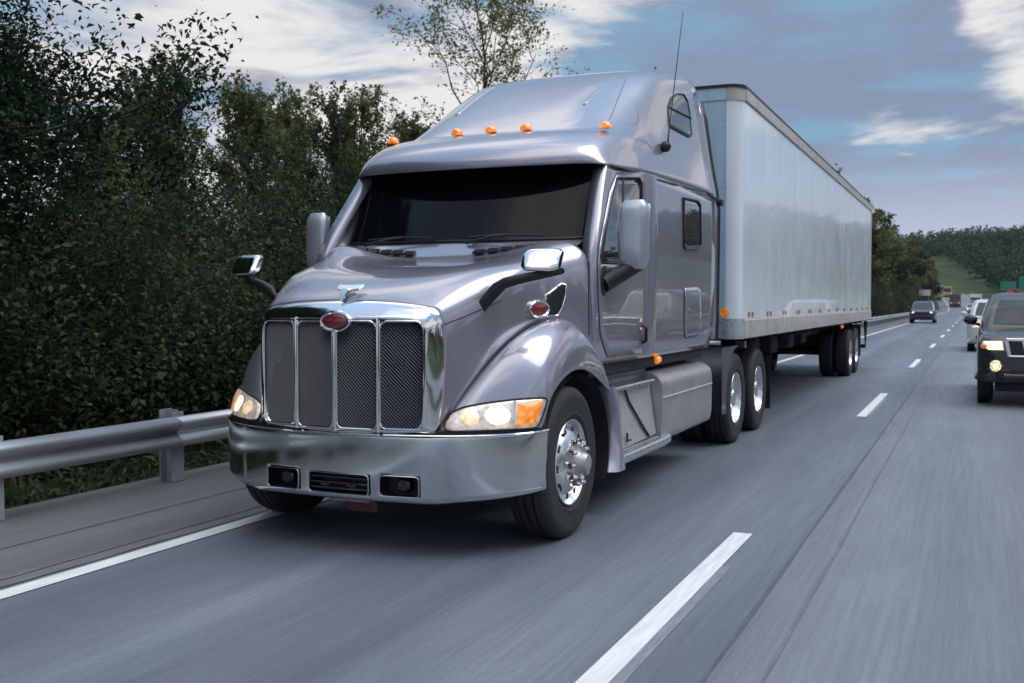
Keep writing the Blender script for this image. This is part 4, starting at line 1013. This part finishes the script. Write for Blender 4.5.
def make_tree(name, label, cat, group, seed, h, r0, n_limb, spread, crown0, leaf, nleaf, lm_, up=.6, levels=3, twigs=5, sig=.45, wig=.10):
    rs = np.random.default_rng(seed); root = thing(name, label, cat, (0, 0, 0), group)
    tb, tips = grow(rs, h, r0, n_limb, spread, crown0, up, levels, twigs, wig=wig); tb.build('trunk', 'bark', root, smooth=True)
    P = np.array([t[0] for t in tips]); S = np.array([t[1] for t in tips]); ct = rs.random(len(P))
    idx = rs.integers(0, len(P), nleaf); c = P[idx]+rs.normal(size=(nleaf, 3))*S[idx][:, None]*sig; keepm = c[:, 2] > .15
    me = leaf_mesh('crown', c[keepm], leaf, lm_, rs, ct[idx][keepm]*.8+.1); o = bpy.data.objects.new('crown', me); COL.objects.link(o); o.parent = root
    return root
def make_bush(name, label, group, seed, h, wd, leaf, nleaf, lm_):
    rs = np.random.default_rng(seed); root = thing(name, label, 'bush', (0, 0, 0), group); tb = MB(); cen = []; ct = []
    for i in range(22):
        az = rs.random()*2*pi; d = np.array([cos(az)*wd*.5*rs.random()**.5, sin(az)*wd*.5*rs.random()**.5, h*(.45+.55*rs.random())]); pts = [np.zeros(3)+rs.normal(size=3)*[.12, .12, 0], d*.5+rs.normal(size=3)*.08, d]
        tb.tube([tuple(p) for p in pts], [.022, .014, .005], 4, caps=False)
        for k in range(9):
            t = .3+.7*rs.random(); cen.append(pts[0]*(1-t)+d*t+rs.normal(size=3)*.22); ct.append(rs.random())
    cen = np.array(cen); ct = np.array(ct); idx = rs.integers(0, len(cen), nleaf); c = cen[idx]+rs.normal(size=(nleaf, 3))*.17*h**.5; k = c[:, 2] > .02
    tb.build('stems', 'bark', root, smooth=True); me = leaf_mesh('foliage', c[k], leaf, lm_, rs, ct[idx][k]*.8+.1); o = bpy.data.objects.new('foliage', me); COL.objects.link(o); o.parent = root
    return root
USED = set()
def put(proto, x, y, s=1.0, rz_=None, label=None, group=None, sz=None, dz=-.08):
    o = proto if proto.name not in USED else copy_tree(proto); USED.add(proto.name); USED.add(o.name)
    o.location = (x, y, land_z(x, y)+dz); o.rotation_euler = (0, 0, random.random()*6.28 if rz_ is None else rz_); o.scale = (s, s, sz or s)
    if label: o['label'] = label
    if group: o['group'] = group
    return o
NEAR_L = 'tall dark leafy tree with low branches beside the guardrail'; NEAR_G = 'dark trees close behind the guardrail'
ROW_L = 'loose feathery green tree standing back from the guardrail'; ROW_G = 'feathery trees behind the truck'
FAR_L = 'full green roadside tree on the bank past the trailer'; FAR_G = 'trees on the bank past the trailer'
OPP_L = 'leafy tree across the carriageway from the truck'; OPP_G = 'trees on the far side of the carriageway'
tA = make_tree('dark_tree', NEAR_L, 'tree', NEAR_G, 21, 8.6, .17, 15, 3.3, .10, .078, 90000, 'leaf_dark', .7, 3, 5)
tB = make_tree('dark_tree', NEAR_L, 'tree', NEAR_G, 33, 7.6, .14, 14, 2.9, .08, .075, 80000, 'leaf_dark', .7, 3, 5)
tC = make_tree('feathery_tree', ROW_L, 'tree', ROW_G, 5, 6.8, .10, 22, 2.1, .06, .085, 13000, 'leaf_mid', 1.5, 3, 5, .26)
tD = make_tree('feathery_tree', ROW_L, 'tree', ROW_G, 8, 6.4, .09, 21, 2.0, .05, .08, 13500, 'leaf_autumn', 1.55, 3, 5, .26)
tE = make_tree('roadside_tree', FAR_L, 'tree', FAR_G, 13, 9.5, .16, 15, 3.3, .12, .26, 11000, 'leaf_mid', .8, 3, 4)
tF = make_tree('roadside_tree', FAR_L, 'tree', FAR_G, 17, 9.0, .15, 14, 3.0, .10, .24, 11000, 'leaf_dark', .9, 3, 4)
tS = make_tree('sparse_tree', 'tall thin almost bare tree with scattered leaves rising above the cab roof', 'tree', None, 45, 11.0, .12, 15, 3.9, .36, .12, 6500, 'leaf_autumn', 1.0, 3, 5, .34, .16)
bA = make_bush('bush', 'low dark green bush behind the guardrail posts', 'bushes behind the guardrail', 3, 2.0, 2.6, .07, 13000, 'leaf_bush')
bB = make_bush('bush', 'low dark green bush behind the guardrail posts', 'bushes behind the guardrail', 4, 2.6, 2.6, .075, 15000, 'leaf_bush')
bC = make_bush('bush', 'low dark green bush behind the guardrail posts', 'bushes behind the guardrail', 9, 1.4, 2.2, .07, 9000, 'leaf_bush')
for x, y, s, p in ((-10.9,.6,1.15,tB),(-10.5,3.2,1.08,tA),(-10.8,5.4,1.0,tB),(-12.6,3.8,1.25,tA),(-12.9,.8,1.2,tA),(-13.2,6.0,1.15,tB),(-11.6,7.1,.82,tA),(-11.4,1.9,1.1,tA),(-11.8,4.5,1.15,tB),(-12.3,5.6,1.05,tA),(-14.5,2.4,1.3,tB),(-14.0,4.4,1.25,tA)): put(p, x, y, s)
for x, y, s, p in ((-12.2,13.2,.86,tC),(-13.6,14.6,.86,tD),(-12.4,16.2,.88,tC),(-14.0,18.2,.95,tD),(-12.6,19.6,.98,tC),(-14.8,21.2,1.0,tC),(-13.0,22.8,.98,tD),(-13.4,25.6,.98,tC),(-15.5,25.0,.95,tD),(-14.6,28.4,.98,tC),(-13.5,31.0,.9,tD),(-16.5,31.5,.98,tC),(-15.2,35.0,.98,tC),(-14.8,39.0,.9,tD),(-16.6,17.6,.9,tC),(-16.4,22.6,1.0,tD),(-11.5,11.6,.72,tD)): put(p, x, y, s*.88)
put(tS, -17.0, 37.0, 1.22, 1.2)
for x, y, s, p in ((-11.6,24.4,1.0,tC),(-12.0,27.0,1.05,tD),(-11.6,29.6,1.05,tC),(-12.2,32.6,1.1,tC),(-11.8,36.0,1.1,tD),(-14.2,33.6,1.2,tC),(-13.0,38.0,1.2,tC),(-13.6,42.5,1.2,tD),(-12.4,20.8,.85,tD),(-12.0,17.8,.8,tC)): put(p, x, y, s)
rr_ = random.Random(5)
for y in np.arange(-2.5, 34, 1.25):
    p = [bA, bB, bC][rr_.randrange(3)]; put(p, -8.6-rr_.random()*1.0, y, .8+.4*rr_.random())
    if y > -1 and rr_.random() < .9: put([bB, bA][rr_.randrange(2)], -10.6-rr_.random()*1.6, y+.6, 1.0+.5*rr_.random())
for k, y in enumerate(np.arange(78, 330, 6.5)):
    p = [tE, tF][k % 2]; s = .95+.3*rr_.random(); x = -10.2-2.5*rr_.random(); put(p, x+rdx(y), y, s)
    if k % 2 == 0: put([tF, tE][k % 2], x-6-3*rr_.random()+rdx(y), y+3, s*1.1)
for y in np.arange(80, 200, 5.0):
    put([bA, bB][rr_.randrange(2)], -8.2-.8*rr_.random(), y, 1.0+.5*rr_.random(), label='rounded bush on the bank between guardrail and trees past the trailer', group='bushes on the bank past the trailer')
for k, y in enumerate(np.arange(-28, 75, 6.0)):
    put([tA, tB, tE][k % 3], 21+6*rr_.random(), y, .80+.25*rr_.random(), label=OPP_L, group=OPP_G)
# distant wood on the hill: reads as one mass
rs = np.random.default_rng(77); cs = []; ti = []
for k in range(1500):
    Y = 330+270*rs.random()**1.3; u = -95+260*rs.random(); x = u+rdx(Y)
    if u < -10 and Y < 385: continue
    if -10 <= u and u < 11 and Y < 388: continue
    if -9 < u < 8 and Y < 480: continue
    h = 6+7*rs.random(); rad = 2.6+2.4*rs.random(); z0 = land_z(x, Y)-.8; n_ = 150
    d = rs.normal(size=(n_, 3)); d /= np.linalg.norm(d, axis=1)[:, None]; q = d*(rs.random(n_)**.4)[:, None]*[rad, rad, h*.45]+[x, Y, z0+h*.55]; cs.append(q); ti.append(np.clip(.25+.5*rs.random()+.15*d[:, 2], 0, 1))
wd_me = leaf_mesh('wood', np.concatenate(cs), 1.15, 'leaf_far', rs, np.concatenate(ti), .75); wd = bpy.data.objects.new('wood', wd_me); COL.objects.link(wd); wd['kind'] = 'stuff'; tag(wd, 'dark wooded hillside closing off the valley beyond the road', 'wood')
# rough verge growth between shoulder and bushes
rs = np.random.default_rng(9); n_ = 26000; yy = -3+48*rs.random(n_); xx = -6.95-2.2*rs.random(n_)**1.3; cc = np.stack([xx, yy, np.array([land_z(a, b) for a, b in zip(xx, yy)])+.02+.22*rs.random(n_)*np.clip((-6.9-xx)*1.6, .15, 1)], 1)
vm_ = leaf_mesh('verge', cc, .13, 'leaf_bush', rs, None, .25, 0.0); vo = bpy.data.objects.new('verge_growth', vm_); COL.objects.link(vo); vo['kind'] = 'stuff'; tag(vo, 'dry weeds and low growth along the shoulder edge', 'weeds')
# ================================================================== OTHER TRAFFIC
mat('car_glass', (.018, .030, .042), .05, spec=.45, var=.1); mat('lamp_on', (.9, .85, .7), .2, emit=(1, .76, .42), es=1.15, var=.05); mat('lamp_fog', (.9, .8, .5), .2, emit=(1, .70, .30), es=1.7, var=.05); mat('tail_red', (.4, .02, .02), .3, emit=(1, .05, .03), es=.4)
def rloop(x, y0, y1, r, z, n=5):
    out = []
    for cx, cy, a0 in ((x-r, y0+r, -pi/2), (x-r, y1-r, 0), (-x+r, y1-r, pi/2), (-x+r, y0+r, pi)):
        for t in np.linspace(0, pi/2, n): out.append((cx+r*cos(a0+t), cy+r*sin(a0+t), z))
    return out
def car(name, label, cat, pos, L, W, H, hood=1.05, belt=1.08, nose=.95, roof0=1.75, roof1=None, col='car_a', cab_y=None, wheel_r=.36, lamp='lamp_on', suv=True, grille=True, gl='black', box=None, group=None, clear=.24, fine=False):
    """local frame: front bumper at y = 0 facing -Y, wheels on z = 0"""
    c = thing(name, label, cat, (0, 0, 0), group); hw = W/2; y_ws = cab_y or nose; r1 = roof1 or L-.25
    # lower body
    st_ = [(0,.72,.50,.74*hood,0),(.05,.84,.36,.85*hood,.01),(.18,.94,clear+.02,.93*hood,.02),(.45,1.0,clear,.97*hood,.03),(y_ws-.1,1.0,clear,hood,.035),(y_ws+.35,1.0,clear,belt,.01),(L*.6,1.0,clear,belt,.01),(L-.35,.99,clear,belt,.01),(L-.08,.95,clear+.05,belt-.02,.01),(L,.88,.40,belt-.08,.0)]
    net_ = []
    for y, k, zb, zt, cr in st_:
        w_ = hw*k; h_ = zt-zb; net_.append([(0,y,zt+cr),(w_*.5,y,zt+cr*.8),(w_*.84,y,zt),(w_*.945,y,zt-.035),(w_*.985,y,zt-.12*h_-.05),(w_,y,zb+.55*h_),(w_*.995,y,zb+.3*h_),(w_*.97,y,zb+.06),(w_*.90,y,zb),(0,y,zb)])
    A = bsurf(symnet(net_), 40, 49, 1); bd_ = MB().grid(A); e0 = [tuple(p) for p in A[0]]; e1 = [tuple(p) for p in A[-1]]; bd_.add(e0, [tuple(range(len(e0)))]); bd_.add(e1, [tuple(range(len(e1)))])
    bd_.build('body', col, c, smooth=None, angle=45)
    # cabin
    if box is None:
        lev = [(belt-.06, y_ws-.02, L-.06, hw*.93, .10), (belt+.02, y_ws+.04, L-.08, hw*.93, .12), (belt+(H-belt)*.55, y_ws+(roof0-y_ws)*.55, L-.16, hw*.86, .13), (H-.09, roof0-.06, r1+.05, hw*.775, .14), (H-.03, roof0+.04, r1-.02, hw*.73, .14), (H, roof0+.25, r1-.2, hw*.58, .14)]
        lp = [rloop(x, y0, y1, r, z) for z, y0, y1, x, r in lev]; cb = MB().grid(np.array([l_+[l_[0]] for l_ in lp])); cb.add(lp[-1], [tuple(range(len(lp[-1])))]); cb.build('cabin', col, c, smooth=None, angle=50)
        z0, z1 = belt+.045, H-.115; 
        def at_z(z):
            t = [l_[0] for l_ in lev]; return [float(np.interp(z, t, [l_[k] for l_ in lev])) for k in (1, 2, 3)]
        a0, b0, w0 = at_z(z0); a1, b1, w1 = at_z(z1)
        wsn = MB().grid(np.array([[(x*(at_z(z)[2]-.055), at_z(z)[0]-.014+.03*x**6, z) for x in np.linspace(-1, 1, 11)] for z in np.linspace(z0, z1, 9)])); wsn.build('windscreen', 'car_glass', c, smooth=True)
        for s in (-1, 1):
            ys_ = [(.30, .37), (.385, .66), (.675, .93)] if suv else [(.32, .58), (.595, .90)]
            for f0, f1 in ys_:
                q = []
                for z in np.linspace(z0, z1, 5):
                    a, b, w_ = at_z(z); tz = (z-z0)/(z1-z0)
                    q.append([(s*(w_+.006), a+(b-a)*(f if f > .31 else (.16-.03*tz)), z) for f in np.linspace(f0, f1, 5)])
                MB().grid(np.array(q)).build('side_window', 'car_glass', c, smooth=True)
    else:
        zc, yb = box; lev = [(belt-.06, y_ws, y_ws+1.3, hw*.95, .1), (belt+.5, y_ws+.10, y_ws+1.3, hw*.93, .1), (zc, y_ws+.35, y_ws+1.3, hw*.88, .1)]
        lp = [rloop(x, y0, y1, r, z) for z, y0, y1, x, r in lev]; cb = MB().grid(np.array([l_+[l_[0]] for l_ in lp])); cb.add(lp[-1], [tuple(range(len(lp[-1])))]); cb.build('cabin', col, c, smooth=None, angle=50)
        MB().add([(-hw*.82, y_ws+.02, belt+.1), (hw*.82, y_ws+.02, belt+.1), (hw*.78, y_ws+.25, zc-.12), (-hw*.78, y_ws+.25, zc-.12)], [(0,1,2,3)]).build('windscreen', 'car_glass', c, smooth=False)
        MB().box((0, (yb+L)/2, (H+belt-.2)/2), (W, L-yb, H-belt+.2), ch=.05).build('box_body', gl, c)
    # front details
    for s in (-1, 1):
        hz = (.80 if not fine else .815)*hood; lampb = MB().add([(s*hw*.60, .02, hz-.07), (s*hw*.82, .09, hz-.075), (s*hw*.92, .24, hz-.01), (s*hw*.90, .22, hz+.055), (s*hw*.62, .06, hz+.06), (s*hw*.60, .20, hz-.07), (s*hw*.82, .30, hz-.075), (s*hw*.88, .4, hz-.01), (s*hw*.86, .4, hz+.055), (s*hw*.62, .3, hz+.06)], [(0,1,2,3,4),(9,8,7,6,5),(0,5,6,1),(1,6,7,2),(2,7,8,3),(3,8,9,4),(4,9,5,0)])
        lampb.shift((0, -.10 if fine else -.05, 0)); hl_ = lampb.build('headlamp', lamp, c, smooth=False)
        mi = MB().ellip((s*(hw+.10), y_ws+.30, belt+.11), (.11, .07, .085)).tube([(s*hw*.95, y_ws+.32, belt+.02), (s*(hw+.08), y_ws+.31, belt+.06)], .03); mi.build('mirror', col if not fine else 'black_gloss', c, smooth=True)
    if grille: MB().box((0, .02, .74*hood), (W*.52, .06, .17*hood), ch=.02).build('grille', 'black', c)
    MB().box((0, .0, .43*hood), (W*.70, .06, .16), ch=.03).build('air_intake', 'black', c)
    for s in (-1, 1):
        for y in (.88, L-.95):
            w_ = MB().lathe([(-.22, .2),(-.23, wheel_r-.06),(-.20, wheel_r),(-.03, wheel_r),(-.005, wheel_r-.05),(0, wheel_r-.12),(-.01, wheel_r-.14)], (s*(hw-.02), y, wheel_r), 'x', 24, s); wo2 = w_.build('wheel', 'rubber', c, smooth=None)
            MB().lathe([(-.015, wheel_r-.13),(-.03, wheel_r-.16),(-.02, .07),(-.01, 0)], (s*(hw-.02), y, wheel_r), 'x', 20, s).build('rim', 'alloy', wo2)
            MB().lathe([(-.06, wheel_r+.07),(.006, wheel_r+.065),(.004, wheel_r+.015),(-.06, wheel_r)], (s*(hw-.03), y, wheel_r+.01), 'x', 24, s).build('arch', 'black', c, smooth=None)
    c.location = pos; return c
def cm(n, col, metal=.3): return mat(n, col, .3, metal, coat=1, var=.06)
cm('car_black', (.035, .033, .034), .4); cm('car_white', (.62, .62, .60), 0); cm('car_navy', (.035, .037, .12), .3); cm('car_maroon', (.16, .03, .035), .2); cm('car_yellow', (.5, .36, .06), 0); cm('car_silver', (.42, .43, .45), .6); cm('car_grey', (.2, .21, .23), .5)
def on_road(x, Y): return (x+rdx(Y), Y, rz(Y)+.012)
# near dark SUV
sv_ = car('dark_suv', 'black sport utility vehicle with slotted chrome grille and lit headlamps in the passing lane', 'car', on_road(.95, 17.6), 4.75, 1.86, 1.76, hood=1.16, belt=1.20, nose=1.30, roof0=1.95, col='car_black', wheel_r=.38, grille=False, fine=True, clear=.36)
gp = MB().box((0, -.01, .90), (.98, .05, .24), ch=.02); gp.build('grille', 'black', sv_)
def slat(xa, xb, za, zb, wd=.055):
    return MB().add([(xa-wd, -.045, za), (xa+wd, -.045, za), (xb+wd, -.045, zb), (xb-wd, -.045, zb), (xa-wd, .0, za), (xa+wd, .0, za), (xb+wd, .0, zb), (xb-wd, .0, zb)], [(0,1,2,3),(0,4,5,1),(1,5,6,2),(2,6,7,3),(3,7,4,0)])
for xa, xb in ((-.20, -.26), (.20, .26), (-.47, -.52), (.47, .52)): slat(xa, xb, .77, 1.03, .05 if abs(xa) < .3 else .025).build('chrome_slat', 'chrome', sv_, smooth=False)
for s in (-1, 1): MB().ellip((s*.83, .03, .93), (.05, .06, .045)).build('indicator', 'amber_faint_glow', sv_, smooth=True)
MB().box((0, -.03, 1.03), (1.06, .04, .045), ch=.01).build('chrome_bar', 'chrome', sv_); MB().box((0, -.03, .775), (.96, .04, .03), ch=.008).build('chrome_bar', 'chrome', sv_)
for s in (-1, 1):
    MB().lathe([(-.01, 0), (-.012, .035), (0, .05), (.05, .05)], (s*.66, -.03, .62), 'y', 20).build('fog_lamp', 'lamp_fog', sv_)
    MB().lathe([(-.0, .06), (-.02, .075), (0, .095), (.05, .1)], (s*.66, -.015, .62), 'y', 20).build('fog_bezel', 'chrome', sv_)
MB().box((0, .0, .47), (1.15, .10, .10), ch=.03).build('bumper_bar', 'car_black', sv_); MB().box((0, -.005, .52), (.9, .06, .14), ch=.02).build('lower_intake', 'black', sv_)
MB().box((0, .85, .28), (1.3, 1.2, .12)).build('skid_plate', 'chassis', sv_)
car('white_suv', 'white tall car following close behind the black sport utility vehicle', 'car', on_road(.66, 37.2), 4.7, 1.85, 1.72, hood=1.10, belt=1.12, nose=1.2, roof0=1.9, col='car_white', wheel_r=.37)
car('navy_suv', 'dark navy sport utility vehicle with lit headlamps alone in the truck lane', 'car', on_road(-3.88, 88.5), 4.6, 1.95, 1.74, hood=1.08, belt=1.08, nose=1.15, roof0=1.9, col='car_navy', wheel_r=.36)
car('maroon_truck', 'dark maroon lorry with lit headlamps climbing the hill', 'truck', on_road(-3.4, 268), 7.5, 2.45, 3.1, hood=1.25, belt=1.35, nose=.5, cab_y=.35, col='car_maroon', box=(2.7, 1.7), gl='car_maroon', wheel_r=.46)
car('yellow_truck', 'yellow box truck behind the maroon lorry on the hill', 'truck', on_road(-3.4, 335), 8, 2.5, 3.3, hood=1.3, belt=1.4, nose=.5, cab_y=.35, col='car_yellow', box=(2.8, 1.7), gl='car_yellow', wheel_r=.46)
for k, (x, Y, cname, lb) in enumerate(((-3.3, 372, 'car_silver', 'silver car with bright headlamps just behind the yellow truck'), (-3.2, 395, 'car_white', 'white car with headlamps at the top bend of the road'), (-.4, 150, 'car_silver', 'silver saloon well behind the white car in the passing lane'), (.1, 215, 'car_grey', 'grey saloon in the passing lane at the foot of the hill'))):
    car('car', lb, 'car', on_road(x, Y), 4.5, 1.85, 1.5, hood=.95, belt=.98, nose=1.15, roof0=2.0, roof1=3.6, col=cname, suv=False, wheel_r=.33)
car('white_truck', 'white box truck in the passing lane beside the signs', 'truck', on_road(.5, 250), 8, 2.5, 3.3, hood=1.3, belt=1.4, nose=.5, cab_y=.35, col='car_white', box=(2.7, 1.7), gl='car_white', wheel_r=.46)
# ------------------------------------------------------------------ signs
mat('sign_green', (.02, .22, .15), .5, var=.06, emit=(.02, .3, .2), es=.0); mat('sign_orange', (.75, .10, .03), .5, var=.06); mat('sign_pale', (.60, .62, .63), .5, var=.1); mat('sign_post', (.3, .31, .32), .5, .5)
def sign(name, label, x, Y, z, w_, h_, m, diamond=False, posts=(-.35, .35)):
    g = land_z(x+rdx(Y), Y); c = thing(name, label, 'sign', (x+rdx(Y), Y, g)); X = x+rdx(Y); zc = rz(Y)+z
    if diamond: MB().prism([(X, Y, zc-h_*.7), (X+w_*.7, Y, zc), (X, Y, zc+h_*.7), (X-w_*.7, Y, zc)], (0, 0, 0), (0, .03, 0)).build('panel', m, c, smooth=False)
    else: MB().box((X, Y, zc), (w_, .04, h_), ch=.01).build('panel', m, c)
    for p_ in posts: MB().box((X+p_*w_, Y+.07, (g-.1+zc+h_*.3)/2), (.09, .07, zc+h_*.3-g+.1)).build('post', 'sign_post', c)
    return c
sign('road_sign', 'plain green direction sign on two posts beside the passing lane', 5.2, 205, 4.6, 2.6, 1.6, 'sign_green')
sign('road_sign', 'green direction sign standing nearer than the others by the far carriageway', 7.0, 170, 4.4, 2.6, 2.2, 'sign_green')
sign('roadwork_sign', 'orange red diamond roadwork sign below the green direction sign', 4.7, 178, 3.0, 1.2, 1.2, 'sign_orange', True, (0,))
sign('roadwork_sign', 'orange red diamond roadwork sign between the two green signs', 6.4, 182, 3.6, 1.0, 1.0, 'sign_orange', True, (0,))
sign('road_sign', 'pale rectangular sign on posts at the guardrail behind the navy vehicle', -6.9, 165, 3.1, 1.6, .85, 'sign_pale')
hz_ = MB().box((0, 800, 40), (2600, 1720, 100)); hz_o = hz_.build('haze', mat('haze_dummy', (1, 1, 1)), None, smooth=False); hz_o['kind'] = 'stuff'
hm_ = bpy.data.materials.new('haze_air'); hm_.use_nodes = True; hn = hm_.node_tree.nodes
for n_ in list(hn):
    if n_.type != 'OUTPUT_MATERIAL': hn.remove(n_)
pv = hn.new('ShaderNodeVolumePrincipled'); pv.inputs['Color'].default_value = (.78, .84, .95, 1); pv.inputs['Density'].default_value = .0001; pv.inputs['Anisotropy'].default_value = .2
hm_.node_tree.links.new(pv.outputs[0], hn['Material Output'].inputs['Volume']); hz_o.data.materials.clear(); hz_o.data.materials.append(hm_)
for o in bpy.data.objects:
    if '_org' in o: del o['_org']
